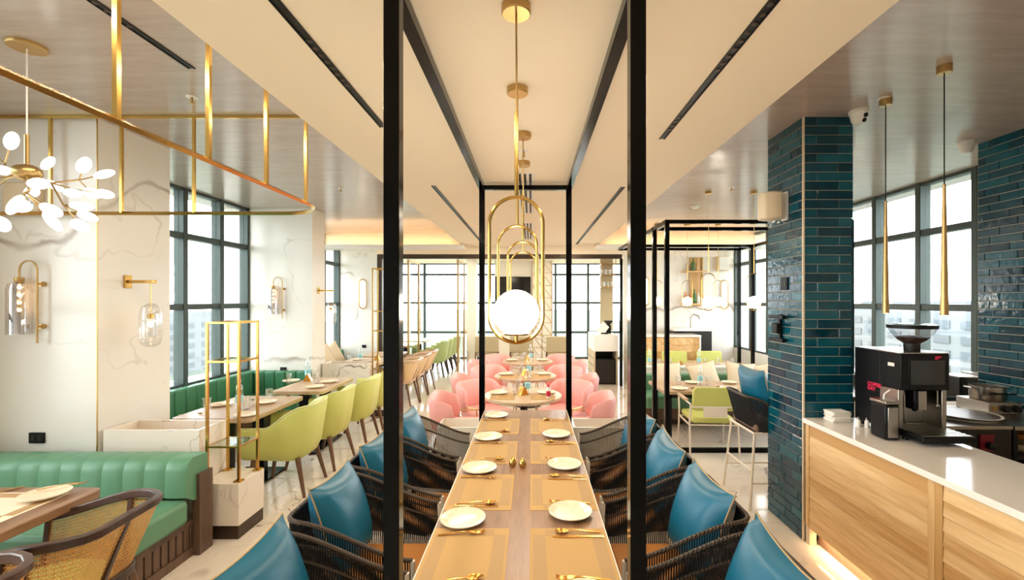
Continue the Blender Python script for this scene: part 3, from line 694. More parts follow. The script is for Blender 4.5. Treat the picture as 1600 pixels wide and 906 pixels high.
def rope_chair(lb, grp):
    t = thing('rope_armchair', lb, 'chair', (0,0,0), 0, grp)
    A, B = .27, -.29
    def rail(zf, zb, off, n=60):
        out = []
        for x, y, nx, ny, s in upath(A, B, .285, .065, n):
            u = (A-x)/(A-B); z = zf+(zb-zf)*sm(u*1.02)**.9
            out.append((x+nx*off-.05*max(0,-nx)*off, y+ny*off, z))
        return out
    tops = rail(.63, .80, .0); mids = rail(.555, .70, -.004); lows = rail(.36, .40, -.05)
    MB().tube(tops, .010, 8).build('top_rail', M['wrap'], t)
    MB().tube(mids, .0075, 8).build('middle_rail', M['wrap'], t)
    MB().tube(lows, .013, 8).build('seat_rail', M['wmetal'], t)
    mb = MB(); T = rail(.63, .80, 0, 150); B_ = rail(.36, .40, -.05, 150); Md = rail(.555, .70, -.006, 150)
    for i in range(1, 150):
        o = .004 if i % 2 else -.004
        p, q, r_ = Vector(T[i]), Vector(Md[i]), Vector(B_[i])
        mb.tube([p, q, r_], .0036, 4)
    o = mb.build('rope_weave', M['rope'], t); o['kind'] = 'stuff'
    MB().prism([(.26,-.23),(-.22,-.23),(-.235,-.2),(-.235,.2),(-.22,.23),(.26,.23)], .37, .44).build('seat_cushion', M['tan'], t, bevel=.025, seg=3)
    for sx, x in ((1,.27), (-1,-.24)):
        for sy in (1,-1):
            yy = sy*(.285 if sx > 0 else .235)
            MB().tube([(x, yy, .63 if sx > 0 else .38), (x+sx*.02, sy*.27, 0)], .011, 8).build('leg', M['wmetal'], t)
    return t
def cushion(name, lb, grp, w_, h_, th, fab, pip, cat='cushion', n=14, ears=.10):
    t = thing(name, lb, cat, (0,0,0), 0, grp)
    def pt_(u, v, s):
        x = w_/2*u*(1-ears*(1-v*v)*abs(u)); z = h_/2*v*(1-ears*(1-u*u)*abs(v))
        k = max(0, (1-u*u)*(1-v*v))**.42
        wr = .010*math.sin(9*u+4*v)*(abs(u*v)**1.5)
        return (s*(th/2*k)+wr*k, x, z)
    mb = MB(); vs_ = []; f = []
    for s in (1, -1):
        base = len(vs_)
        for i in range(n+1):
            for j in range(n+1): vs_.append(pt_(-1+2*i/n, -1+2*j/n, s))
        for i in range(n):
            for j in range(n):
                q = [base+i*(n+1)+j, base+(i+1)*(n+1)+j, base+(i+1)*(n+1)+j+1, base+i*(n+1)+j+1]
                f.append(tuple(q if s > 0 else q[::-1]))
    mb.add(vs_, f); cv_ = mb.build('cover', M[fab], t, ang=80)
    ed = [pt_(-1+2*i/n,-1,1) for i in range(n)]+[pt_(1,-1+2*i/n,1) for i in range(n)]+[pt_(1-2*i/n,1,1) for i in range(n)]+[pt_(-1,1-2*i/n,1) for i in range(n)]
    MB().tube(ed, .0042, 6, True).build('piping', M[pip], cv_)
    return t
def cane_chair(lb, grp, fine=True):
    dw = M['darkwood' if fine else 'tablewood']
    t = thing('cane_armchair', lb, 'chair', (0,0,0), 0, grp)
    A, B = .30, -.27
    def rail(zf, zb, off, n):
        out = []
        for x, y, nx, ny, s in upath(A, B, .265, .11, n):
            u = (A-x)/(A-B); z = zf+(zb-zf)*sm(u)
            lean = -nx*.10*sm(u) if nx < 0 else 0
            out.append(Vector((x+nx*(off+ (lean if zb > .6 else 0)), y+ny*(off+(lean*.3 if zb > .6 else 0)), z)))
        return out
    n = 40; T = rail(.66, .78, 0, n); L_ = rail(.42, .44, -.03, n)
    U = upath(A, B, .265, .11, n); rings = []
    for p, (x, y, nx, ny, s) in zip(T, U):
        o = Vector((nx, ny, 0)); z = Vector((0,0,1))
        rings.append([p-o*.016-z*.02, p+o*.016-z*.02, p+o*.02+z*.018, p-o*.012+z*.02])
    MB().loft(rings).build('top_rail', dw, t, bevel=.005)
    rings = []
    for p, (x, y, nx, ny, s) in zip(L_, U):
        o = Vector((nx, ny, 0)); z = Vector((0,0,1)); rings.append([p-o*.014-z*.02, p+o*.014-z*.02, p+o*.014+z*.02, p-o*.014+z*.02])
    MB().loft(rings).build('seat_rail', dw, t, bevel=.004)
    for k in (2, 12, 20, 28, 38): MB().bar(L_[k], T[k], .02, .02, (1,0,0)).build('stile', dw, t)
    n2 = 92 if fine else 30; T2 = rail(.64, .76, 0, n2); L2 = rail(.44, .46, -.03, n2); mb = MB()
    if fine:
        nv = 15; N2 = []
        U2 = upath(A, B, .265, .11, n2)
        def sp(i, v): return L2[i].lerp(T2[i], v)
        def rib(p, q, o, wd):
            d = (q-p).normalized(); a = d.cross(o)
            if a.length < 1e-4: return
            a = a.normalized()*wd/2; mb.add([p-a, p+a, q+a, q-a], [(0,1,2,3)])
        i0, i1 = 5, n2-5
        nor = [Vector((u[2], u[3], .15)).normalized() for u in U2]
        for i in range(i0, i1):
            for o_ in (0,):
                for k in range(3):
                    f = min(1, max(0, i+o_)); 
                    p = sp(i, k/3); q = sp(i, (k+1)/3); tg = (sp(i+1, .5)-sp(i-1, .5)).normalized()*o_*.012
                    rib(p+tg, q+tg, nor[i], .0032)
        for k in range(nv+1):
            for i in range(i0, i1-1, 2): rib(sp(i, k/nv), sp(min(i+2, i1-1), k/nv), nor[i], .0042)
        for k in range(nv):
            for i in range(i0, i1-1):
                if (i+k) % 1 == 0:
                    rib(sp(i, k/nv)+nor[i]*.001, sp(i+1, (k+1)/nv)+nor[i]*.001, nor[i], .0027)
                    rib(sp(i+1, k/nv)-nor[i]*.001, sp(i, (k+1)/nv)-nor[i]*.001, nor[i], .0027)
    else:
        for i in range(2, n2-2): mb.add([L2[i], L2[i+1], T2[i+1], T2[i]], [(0,1,2,3)])
    o = mb.build('cane_panel', M['cane' if fine else 'canepale'], t)
    if fine: o['kind'] = 'stuff'
    MB().lathe([(.18,.40),(.235,.405),(.25,.43),(.245,.46),(.2,.475)], 28, (.02,0,0)).build('seat_cushion', M['lime'], t)
    for sx in (1,-1):
        for sy in (1,-1): leg_taper((sx*.20, sy*.22, .42), (sx*.29, sy*.27, 0), .018, .012).build('leg', M['legwood'], t)
    return t
def pink_chair(lb, grp):
    t = thing('pink_lounge_chair', lb, 'chair', (0,0,0), 0, grp)
    rings = []; n = 26
    for x, y, nx, ny, s in upath(.0, -.24, .27, .10, n):
        e = math.sin(PI*s)**.28 if 0 < s < 1 else 0
        h = .56+.20*e; lo = .46-.06*e
        def q(off, z): k = off+.10*(z-.4)*max(0,-nx); return (x+nx*k, y+ny*k, z)
        rings.append([q(-.02,lo), q(.012,lo+.02), q(.02,h-.03), q(0,h), q(-.028,h-.015), q(-.035,lo+.03)])
    MB().loft(rings).build('backrest', M['pink'], t, ang=70)
    MB().prism([(.26,-.24),(-.18,-.24),(-.22,-.16),(-.22,.16),(-.18,.24),(.26,.24)], .33, .44).build('seat', M['pink'], t, bevel=.035, seg=3)
    for sy in (1,-1):
        MB().tube([(-.2, sy*.275, .50),(.22, sy*.275, .50),(.24, sy*.27, .30)], .008, 6).build('arm_bar', M['brass_s'], t)
        for sx in (1,-1): MB().tube([(sx*.2, sy*.23, .34),(sx*.24, sy*.25, 0)], .009, 8).build('leg', M['brass_s'], t)
    return t
def metal_chair(lb, grp):
    t = thing('white_frame_chair', lb, 'chair', (0,0,0), 0, grp)
    box(-.22, .24, -.24, .24, .37, .44).build('seat', M['lime'], t, bevel=.03, seg=3)
    mb = MB(); R = .05; w_ = .24; pol = []
    for (cy, cz, a0) in ((w_-R, .79-R, 0), (-w_+R, .79-R, PI/2), (-w_+R, .52+R, PI), (w_-R, .52+R, 1.5*PI)):
        for k in range(5): a = a0+PI/2*k/4; pol.append((cy+R*math.cos(a), cz+R*math.sin(a)))
    mb.loft([[(x-.10*(z-.5), y, z) for y, z in pol] for x in (-.25, -.21)]).build('backrest', M['lime'], t, bevel=.012)
    for sy in (1,-1):
        fr = MB().tube([(.25, sy*.27, 0),(.21, sy*.265, .42),(.22, sy*.27, .60)], .011, 8).tube([(-.27, sy*.27, 0),(-.23, sy*.265, .40),(-.27, sy*.265, .60)], .011, 8).tube([(-.23,sy*.265,.36),(.21,sy*.265,.36)], .010, 8).tube([(-.27, sy*.265, .60),(.22, sy*.27, .60)], .009, 8)
        fr.build('side_frame', M['wmetal'], t)
        box(-.12, .23, sy*.27-.022, sy*.27+.022, .605, .63).build('armrest', M['tablewood'], t, bevel=.006)
    [MB().tube([(x_,-.265,z_),(x_,.265,z_)], .009, 8).build('cross_bar', M['wmetal'], t) for x_, z_ in ((-.272,.57),(-.23,.36),(.21,.36))]
    box(-.285, -.278, -.13, .13, .46, .57).build('back_plate', M['wmetal'], t)
    return t
def rect_table(lb, x0, x1, y0, y1, z, top='tablewood', th=.04, grp=None, cols=2):
    cx, cy = (x0+x1)/2, (y0+y1)/2; t = thing('dining_table', lb, 'table', (cx, cy, 0), 0, grp); a, b = (x1-x0)/2, (y1-y0)/2
    R = .05; pol = []
    for (ux, uy, a0) in ((1,1,0), (-1,1,PI/2), (-1,-1,PI), (1,-1,1.5*PI)):
        for k in range(5): an = a0+PI/2*k/4; pol.append((ux*(a-R)+R*math.cos(an), uy*(b-R)+R*math.sin(an)))
    MB().prism(pol, z-th, z).build('table_top', M[top], t, bevel=.004)
    for sy in ((-1, 1) if cols == 2 else (0,)):
        box(-.06, .06, sy*b*.55-.035, sy*b*.55+.035, .02, z-th).build('column', M['black_p'], t)
    box(-a*.6, a*.6, -b*.8, b*.8, 0, .02).build('base_plate', M['black'], t, bevel=.004)
    return t
def round_table(lb, x, y, r, z=.74):
    t = thing('round_table', lb, 'table', (x, y, 0))
    MB().lathe([(r-.01,z-.035),(r,z-.028),(r,z-.005),(r-.005,z)], 48).build('table_top', M['tablewood'], t)
    MB().lathe([(.03,.02),(.03,z-.035)], 14).build('column', M['black_p'], t)
    MB().lathe([(.23,0),(.23,.012),(.03,.022)], 28).build('base', M['black_p'], t)
    return t

# ------------------------------------------------------------------ tableware builders
def plate_proto(r=.1025):
    mb = MB().lathe([(.001,.004),(r*.62,.004),(r*.66,0),(r*.72,.004),(r,.018),(r,.022),(r*.94,.020),(r*.72,.010),(r*.6,.008),(.001,.008)], 36)
    return mb
PROTO = {}
def put(kind, x, y, z, rz, lb, grp, cat=None):
    """single copies of small tableware; the first of a kind builds it"""
    if kind in PROTO:
        r = dup(PROTO[kind], (x,y,z), rz, lb, grp); return r
    if kind == 'plate':
        r = tag(plate_proto().build('plate', M['plate']), lb, 'plate', grp)
    elif kind == 'small_plate': r = tag(plate_proto(.09).build('side_plate', M['plate']), lb, 'plate', grp)
    elif kind in ('fork', 'spoon', 'knife'):
        mb = MB(); h = .0025
        def strip(pts):  # (s along x, half width, z)
            mb.loft([[(s,-w_,z_),(s,w_,z_),(s,w_,z_+h),(s,-w_,z_+h)] for s, w_, z_ in pts])
        if kind == 'fork':
            strip([(-.10,.006,.001),(-.06,.005,.004),(0,.003,.010),(.03,.004,.010),(.045,.011,.007),(.06,.0115,.005)])
            for k in (-1.5,-.5,.5,1.5): mb.loft([[(s,k*.0062-.0017,z_),(s,k*.0062+.0017,z_),(s,k*.0062+.0017,z_+h),(s,k*.0062-.0017,z_+h)] for s, z_ in ((.058,.005),(.08,.004),(.10,.010))])
        elif kind == 'knife': strip([(-.11,.006,.001),(-.02,.005,.001),(.0,.005,.001),(.02,.009,.001),(.08,.009,.001),(.105,.004,.001),(.11,.001,.001)])
        else:
            strip([(-.10,.006,.001),(-.06,.005,.004),(0,.003,.010),(.04,.004,.008)])
            rings = []
            for i in range(9):
                u = i/8; s = .035+.065*u; w_ = .020*math.sin(PI*min(1,max(.02,u*.98+.01)))**.6; dp = .008*math.sin(PI*u)
                rings.append([(s,-w_,.009),(s,-w_*.5,.009-dp),(s,w_*.5,.009-dp),(s,w_,.009),(s,w_*.5,.0105-dp),(s,-w_*.5,.0105-dp)])
            mb.loft(rings)
        r = tag(mb.build('dinner_'+kind, M['gold']), lb, kind, grp)
    elif kind in ('mat', 'matw'):
        r = thing('placemat', lb, 'placemat', (0,0,0), 0, grp); A_, B_ = .163, .225
        m1, m2 = (M['mat'], M['mat2']) if kind == 'mat' else (M['matw'], M['mat2'])
        box(-A_, A_, -B_, B_, 0, .0014).build('sheet', m1, r)
        for s in (-1, 1):
            box(s*(A_-.038)-.026, s*(A_-.038)+.026, -B_+.055, B_-.055, .0014, .0018).build('band', m2, r)
            box(-A_+.065, A_-.065, s*(B_-.04)-.026, s*(B_-.04)+.026, .0014, .0018).build('band', m2, r)
    elif kind == 'glass':
        r = tag(MB().lathe([(.001,.006),(.026,.006),(.034,.115),(.035,.115),(.036,.115),(.029,0),(.001,0)], 20).build('tumbler', M['glass']), lb, 'glass', grp)
    elif kind == 'bottle':
        r = thing('water_bottle', lb, 'bottle', (0,0,0), 0, grp)
        MB().lathe([(.028,0),(.033,.006),(.033,.13),(.030,.15),(.033,.165),(.026,.205),(.013,.235),(.013,.25)], 18).build('body', M['pet'], r)
        MB().lathe([(.0336,.06),(.0336,.12)], 18).build('wrapper', M['label'], r)
        MB().lathe([(.0155,.247),(.0155,.268),(.013,.27)], 14).build('cap', M['white_p'], r)
    elif kind == 'tent':
        r = tag(MB().prism([(-.05,0),(.05,0),(.006,.09),(-.006,.09)], -.035, .035, 'y').build('napkin_holder', M['gold']), lb, 'napkin holder', grp)
    elif kind == 'card':
        r = tag(MB().prism([(-.03,0),(.03,0),(.003,.13),(-.003,.13)], -.04, .04, 'y').build('menu_card', M['napkin']), lb, 'card', grp)
    elif kind == 'ketchup':
        r = thing('ketchup_bottle', lb, 'bottle', (0,0,0), 0, grp)
        MB().lathe([(.022,0),(.024,.01),(.024,.09),(.016,.115)], 16).build('body', M['white_p'], r); MB().lathe([(.0245,.02),(.0245,.075)], 16).build('wrapper', M['red'], r)
        MB().lathe([(.015,.113),(.013,.13),(.004,.15)], 12).build('nozzle', M['red'], r)
    elif kind == 'shaker':
        r = thing('egg_shaker', lb, 'shaker', (0,0,0), 0, grp)
        MB().lathe([(.012,0),(.020,.006),(.0235,.018),(.0235,.026),(.018,.042),(.009,.053),(.001,.056)], 22).build('body', M['brass'], r); MB().lathe([(.0238,.021),(.0238,.0225)], 22).build('seam', M['bronze'], r)
    elif kind == 'jar':
        r = thing('condiment_jar', lb, 'jar', (0,0,0), 0, grp)
        MB().lathe([(.02,0),(.022,.004),(.022,.06)], 14).build('body', M['glass'], r); MB().lathe([(.0225,.058),(.0225,.075)], 14).build('lid', M['steel'], r)
    r.location = (x,y,z); r.rotation_euler = (0,0,rz); PROTO[kind] = r
    return r

# ------------------------------------------------------------------ long central table
TX0, TX1, TZ = -.427, .326, .75
tb = thing('long_dining_table', 'long walnut dining table laid with gold placemats inside the black frame', 'table', (0,0,0))
box(TX0, TX1, .55, 4.19, TZ-.035, TZ).build('table_top', M['walnut'], tb, bevel=.003)
for x in (TX0+.001, TX1-.001): box(x-.0022, x+.0022, .55, 4.19, TZ-.036, TZ+.0006).build('edge_band', M['wmetal'], tb)
for y in (.9, 3.8):
    box(-.20, .10, y-.04, y+.04, .02, TZ-.035).build('column', M['black_p'], tb); box(-.30, .2, y-.2, y+.2, 0, .02).build('base_plate', M['black'], tb)
SD = ('lime chair side', 'coffee counter side'); OR = ('first', 'second', 'third', 'fourth', 'fifth')
for k in range(4):
    yc = 3.655-.622*k
    w0 = ' on the long table, %s from the round tables, ' % OR[k]; a_ = SD[0]; b_ = SD[1]
    put('mat', TX0+.168, yc, TZ, 0, 'gold placemat'+w0+a_, 'placemats on the long table')
    put('mat', TX1-.168, yc, TZ, 0, 'gold placemat'+w0+b_, 'placemats on the long table')
    j = lambda a: random.uniform(-a, a)
    put('plate', -.312+j(.01), yc+.292+j(.01), TZ+.001, j(3), 'cream plate'+w0+a_, 'plates on the long table')
    put('plate', .19+j(.015), yc-.267+j(.01), TZ+.001, j(3), 'cream plate'+w0+b_, 'plates on the long table')
    put('fork', -.30, yc+.170, TZ+.003, j(.12), 'gold fork'+w0+a_, 'forks on the long table')
    put('spoon', -.27, yc-.160, TZ+.003, j(.15)+.08, 'gold spoon'+w0+a_, 'spoons on the long table')
    put('knife', -.27, yc-.182, TZ+.002, j(.08), 'gold knife'+w0+a_, 'knives on the long table')
    put('spoon', .20, yc+.185, TZ+.003, PI+j(.12)-.1, 'gold spoon'+w0+b_, 'spoons on the long table')
    put('knife', .20, yc+.150, TZ+.002, PI+j(.06), 'gold knife'+w0+b_, 'knives on the long table')
    put('fork', .19, yc-.150, TZ+.003, PI+j(.12)-.12, 'gold fork'+w0+b_, 'forks on the long table')
put('plate', .17, 1.50, TZ+.001, 0, 'cream plate at the long table end farthest from the round tables', 'plates on the long table')
put('shaker', X(801,2.76), 2.77, TZ, 0, 'gold egg shaped shaker, of the pair the one toward the lime chairs', 'egg shakers')
put('shaker', X(816.5,2.75), 2.75, TZ, .4, 'gold egg shaped shaker, of the pair the one toward the coffee counter', 'egg shakers')
rp = rope_chair('black rope armchair with tan seat at the long walnut table', 'rope armchairs at the long table')
cu = cushion('throw_cushion', 'teal leather cushion with tan piping on a rope armchair at the long table', 'teal cushions at the long table', .47, .46, .20, 'teal', 'pipe')
first = True
for sgn, xc in ((1, -.785), (-1, .675)):
    for k, y in enumerate((1.60, 2.26, 2.91, 3.56)):
        rz = 0 if sgn > 0 else PI
        wl = 'long table, %s from the round tables, %s' % (OR[3-k], SD[0 if sgn > 0 else 1])
        if first: rp.location = (xc, y, 0); rp.rotation_euler = (0,0,rz); c = cu; first = False
        else: NEWC = dup(rp, (xc, y, 0), rz); c = dup(cu, (0,0,0))
        tw = random.uniform(-.06,.06)
        c['label'] = 'teal cushion on rope chair, '+wl; LASTC = rp if k == 0 and sgn > 0 else NEWC; LASTC['label'] = 'black rope armchair, '+wl
        c.rotation_euler = (random.uniform(-.07,.07), -.30, rz+tw)
        c.location = (xc-sgn*.155, y+random.uniform(-.02,.02), .675)
# white planters by the table end
for x0, x1, lb in ((-.90, -.47, 'low white marble planter trough at the table end nearest the pale pink chair'), (.40, .90, 'low white marble planter trough at the table end nearest the deep pink seat')):
    t = thing('planter_trough', lb, 'planter', ((x0+x1)/2, 4.48, 0)); a = (x1-x0)/2; h = .555; th = .02
    box(-a, a, -.17, -.15, 0, h).build('side_panel', M['marble2'], t); box(-a, a, .15, .17, 0, h).build('side_panel', M['marble2'], t)
    box(-a, -a+th, -.15, .15, 0, h).build('side_panel', M['marble2'], t); box(a-th, a, -.15, .15, 0, h).build('side_panel', M['marble2'], t)
    box(-a+th, a-th, -.15, .15, .30, .32).build('tray', M['marble2'], t)

# ------------------------------------------------------------------ round tables and pink chairs
pk = None
for i, (x, y, r, lb) in enumerate([(-.09, 4.93, .42, 'small round table with red ketchup bottle just past the long table'), (-.08, 6.2, .42, 'middle small round wooden table among the pink chairs'), (-.06, 7.65, .42, 'small round wooden table nearest the folding doors')]):
    round_table(lb, x, y, r)
    for q_, (dx, dy, ar) in enumerate( ((-.71, .02, .05), (-.48, .66, -.85), (.70, .02, PI-.05), (.50, .66, PI+.85))):
        lbl = 'pink lounge chair at '+['the round table by the long table', 'the middle round table', 'the round table nearest the folding doors'][i]+', '+['lime-chair side', 'lime-chair side toward the doors', 'counter side', 'counter side toward the doors'][q_]
        g = 'pink chairs at round table %s' % ['near the frame', 'in the middle', 'by the doors'][i]
        if pk is None: pk = pink_chair(lbl, g); pk.location = (x+dx, y+dy, 0); pk.rotation_euler = (0,0,ar)
        else: dup(pk, (x+dx, y+dy, 0), ar, lbl, g)
    z = .74; W_ = ['on the round table just past the long table', 'on the middle round table', 'on the round table nearest the folding doors'][i]
    put('bottle', x+.05, y+.03, z, 0, 'clear water bottle with blue label '+W_, None)
    for (gx, gy) in ((-.20,.16), (-.08,.0), (.20,.15), (-.06,.25)): put('glass', x+gx, y+gy, z, 0, 'clear tumbler '+W_, 'tumblers '+W_)
    for gx in ((-.22, .22) if i < 2 else ()): put('mat', x+gx*.95, y-.12, z, 0, 'gold placemat '+W_, 'placemats '+W_).scale = (.8,.7,1)
    put('tent', x+.0, y-.02, z, .6, 'gold napkin holder '+W_, None)
    for (gx, gy, a) in ((-.27,-.02,0), (.26,.0,PI)):
        put('plate', x+gx, y+gy+.06, z, a, 'cream plate '+W_, 'plates '+W_)
        put('fork', x+gx+.02, y+gy-.10, z+.002, a+.2, 'gold fork '+W_, 'forks '+W_)
    put('ketchup', x+.19, y-.10, z, 0, '', None) if False else None
put('ketchup', X(857,4.75), 4.75, .74, 0, 'small white and red ketchup bottle on the round table', None)

# ------------------------------------------------------------------ left: channelled sofa, table, cane chairs
def channel_sofa(lb, x0, x1, y0, ys_, yb, zs, zt):
    t = thing('channel_sofa', lb, 'sofa', (x1, yb, 0))
    def lx(a): return a-x1
    def ly(a): return a-yb
    box(lx(x0), -.05, ly(y0)+.05, -.02, 0, .24).build('plinth', M['walnutx'], t)
    sl = MB(); yy = ly(y0)+.06
    while yy < -.10: sl.box(-.05, -.035, yy, yy+.05, .06, .21); yy += .062
    sl.build('plinth_slats', M['walnutx'], t, bevel=.004)
    box(-.05, -.025, ly(y0)+.05, 0, .21, .25).build('rail', M['walnutx'], t); box(-.05, -.025, ly(y0)+.05, 0, 0, .06).build('rail', M['walnutx'], t)
    box(lx(x0), 0, ly(y0), ly(ys_)+.06, .25, zs).build('seat', M['green'], t, bevel=.035, seg=3)
    wd = .142; k = 0; x = 0.0
    while x > lx(x0)+.02:
        a = max(x-wd, lx(x0))
        n = 6; rings = []
        for j in range(n+1):
            u = j/n; xx = x+(a-x)*u; bul = .011*math.sin(PI*u)**.5 if 0 < u < 1 else 0
            q = []
            for (yy, zz, kk) in ((ly(ys_)+.10, zs-.03, 0), (ly(ys_)+.02-bul, zs+.02, 0), (ly(ys_)+.03-bul, zt-.075, 0), (ly(ys_)+.045-bul*.8, zt-.032, 0), (ly(ys_)+.085, zt-.004+bul*.3, 0), (-.03, zt-.008+bul*.2, 0), (-.02, zt-.03, 0), (-.02, zs-.03, 0)): q.append((xx, yy, zz))
            rings.append(q)
        MB().loft(rings).build('channel_panel', M['green'], t, ang=50)
        x -= wd
    box(-.03, .022, ly(ys_)+.12, 0, 0, .56).build('end_panel', M['walnutx'], t)
    return t
channel_sofa('green leather sofa with vertical channelled back against the marble pier', -4.15, -2.31, 2.58, 3.02, 3.27, .42, .69)
rect_table('walnut table with pale placemat before the channelled sofa', -3.35, -2.325, 1.62, 2.485, .74, 'walnut', .045)
put('matw', -2.66, 2.25, .74, PI/2, 'pale woven placemat on the table before the channelled sofa', None)
put('matw', -3.0, 1.83, .74, PI/2, 'pale woven placemat half off view on the table before the channelled sofa', None)
put('plate', -2.52, 2.36, .742, 0, 'cream plate on the table before the channelled sofa', None)
put('fork', -2.50, 2.43, .765, .5, 'gold fork resting on the plate before the channelled sofa', None)
put('spoon', -2.62, 2.08, .743, 2.9, 'gold spoon on the table before the channelled sofa', None)
put('knife', -2.58, 2.04, .743, 2.95, 'gold knife on the table before the channelled sofa', None)
put('knife', -2.83, 2.40, .743, .9, 'gold knife on the far placemat before the channelled sofa', None)
put('glass', -2.50, 2.06-.02, .74, 0, 'clear tumbler on the table before the channelled sofa', None).location = (-2.40-.02, 2.02-.03, .74)
cn = cane_chair('walnut and woven cane armchair with its barrel back beside the channelled sofa seat', 'cane armchairs before the channelled sofa')
cn.location = (-2.20, 2.05, 0); cn.rotation_euler = (0,0,PI+.06)
dup(cn, (-2.22, 1.49, 0), PI-.04, 'walnut and woven cane armchair at the near corner of the table before the channelled sofa')
# planters, pedestals and brass shelf racks between booths
def divider(yf, lb1, lb2, lb3, ztop, shelves, pedlb=None):
    t = thing('marble_planter', lb1, 'planter', (-2.81, yf, 0)); a = .355; h = .80; dp = .30; th = .022
    for (p, q, r_, s_) in ((-a, a, 0, th), (-a, a, dp-th, dp), (-a, -a+th, th, dp-th), (a-th, a, th, dp-th)): box(p, q, r_, s_, 0, h).build('side_panel', M['marble2'], t, bevel=.002)
    box(-a+th, a-th, th, dp-th, .55, .57).build('tray', M['oak'], t)
    x0, x1 = -2.445, -2.15
    t = thing('marble_pedestal', lb2, 'pedestal', ((x0+x1)/2, yf-.02, 0)); a = (x1-x0)/2
    box(-a, a, 0, .32, .10, .41).build('block', M['marble2'], t, bevel=.003); box(-a+.006, a-.006, .006, .314, 0, .10).build('skirting', M['bronze'], t)
    t = thing('brass_shelf_rack', lb3, 'shelf', (-2.295, yf+.14, .41)); hx, hy = .118, .115; top = ztop-.41
    for sx in (-1,1):
        for sy in (-1,1):
            box(sx*hx-.0085, sx*hx+.0085, sy*hy-.0085, sy*hy+.0085, 0, top).build('post', M['brass'], t)
            box(sx*hx-.028, sx*hx+.028, sy*hy-.028, sy*hy+.028, 0, .012).build('foot_plate', M['brass'], t, bevel=.002)
    for z in shelves+[ztop]:
        z -= .41; f = MB()
        for s in (-1,1): f.bar((-hx,s*hy,z-.008),(hx,s*hy,z-.008), .014).bar((s*hx,-hy,z-.008),(s*hx,hy,z-.008), .014)
        sf_ = f.build('shelf_frame', M['brass'], t)
        if z+.41 < ztop: box(-hx+.008, hx-.008, -hy+.008, hy-.008, z-.006, z).build('glass_shelf', M['tglass'], sf_)
divider(3.365, 'open white marble planter box beside the pier, behind the channelled sofa', 'marble pedestal with bronze skirting beside the channelled sofa', 'slim brass shelf rack with glass shelves on the pedestal beside the sofa', 1.60, [.675, 1.31])
divider(6.9, 'open white marble planter box at the end of the corner bench tables', 'marble pedestal past the lime armchairs', 'tall slim brass shelf rack past the lime armchairs', 2.25, [.72, 1.30, 1.60])

# ------------------------------------------------------------------ left booth: corner bench, tables, lime tub chairs
t = thing('corner_bench', 'deep green leather corner bench under the window', 'bench', (XL, 4.05, 0))
def bl(a): return a-XL
box(.07, .62, .02, 2.58, 0, .26).build('plinth', M['walnutx'], t)
sl = MB(); y = .04
while y < 1.9: sl.box(.62, .632, y, y+.06, .02, .25); y += .075
sl.build('plinth_slats', M['walnutx'], t)
box(.62, bl(-3.12), 1.98, 2.58, 0, .26).build('plinth', M['walnutx'], t)
sl = MB(); x = .63
while x < bl(-3.17): sl.box(x, x+.05, 1.968, 1.98, .02, .25); x += .065
sl.build('plinth_slats', M['walnutx'], t)
box(.07, .64, .02, 2.58, .26, .43).build('seat', M['dgreen'], t, bevel=.03, seg=3)
box(.64, bl(-3.12), 1.96, 2.58, .26, .43).build('seat', M['dgreen'], t, bevel=.03, seg=3)
y = .02
while y < 2.45: MB().box(.07, .20, y, y+.168, .40, .745).build('back_panel', M['dgreen'], t, bevel=.025, seg=3); y += .17
x = .21
while x < bl(-3.22): MB().box(x, x+.15, 2.45, 2.585, .40, .745).build('back_panel', M['dgreen'], t, bevel=.025, seg=3); x += .152
rect_table('pale wooden table behind the brass shelf rack with bottle and glasses', -3.12, -2.42, 3.92, 4.86, .74)
rect_table('pale wooden table near the pier, holding the gold napkin holder', -2.92, -2.34, 5.10, 6.02, .74)
WA = 'on the table behind the brass shelf rack'; WB = 'on the table by the corner bench end'
put('bottle', X(374,4.3), 4.30, .74, 0, 'clear water bottle with blue label '+WA, None)
for px, d in ((323,4.2),(385,4.25),(421,4.65)): put('glass', X(px,d), d, .74, 0, 'clear tumbler '+WA, 'tumblers '+WA)
put('jar', X(391,4.35), 4.38, .74, 0, 'small condiment jar '+WA, None)
for px, py in ((345,632),(385,648),(415,628)):
    d = F*(CH-.75)/(py-CY); put('plate', X(px,d), d, .74, 0, 'cream plate '+WA, 'plates '+WA)
for px, py, a in ((300,646,.3),(335,632,.2),(440,618,.2)):
    d = F*(CH-.75)/(py-CY); put('spoon', X(px,d), d, .742, a, 'gold spoon '+WA, 'spoons '+WA)
for px, d in ((451,5.6),(490,5.95),(494,5.6)): put('glass', X(px,d), d, .74, 0, 'clear tumbler '+WB, 'tumblers '+WB)
put('tent', X(481,5.75), 5.75, .74, .2, 'gold napkin holder '+WB, None)
put('bottle', X(479,5.85), 5.88, .74, 0, 'clear water bottle '+WB, None)
for px, py in ((455,595),(492,604),(514,596)):
    d = F*(CH-.75)/(py-CY); put('plate', X(px,d), d, .74, 0, 'cream plate '+WB, 'plates '+WB)
tc_ = None
for k, (x, y, a) in enumerate([(-2.30, 4.28, PI+.04), (-2.28, 4.93, PI-.05), (-2.22, 5.62, PI+.03), (-2.22, 6.25, PI)]):
    lbl = ['lime leather tub armchair beside the brass shelf rack', 'lime leather tub armchair next in line from the one by the brass rack', 'lime leather tub armchair at the table holding the gold napkin holder', 'lime leather tub armchair closest to the marble planter'][k]
    if tc_ is None: tc_ = tub_chair(lbl, 'lime tub armchairs'); tc_.location = (x,y,0); tc_.rotation_euler = (0,0,a)
    else: dup(tc_, (x,y,0), a, lbl)
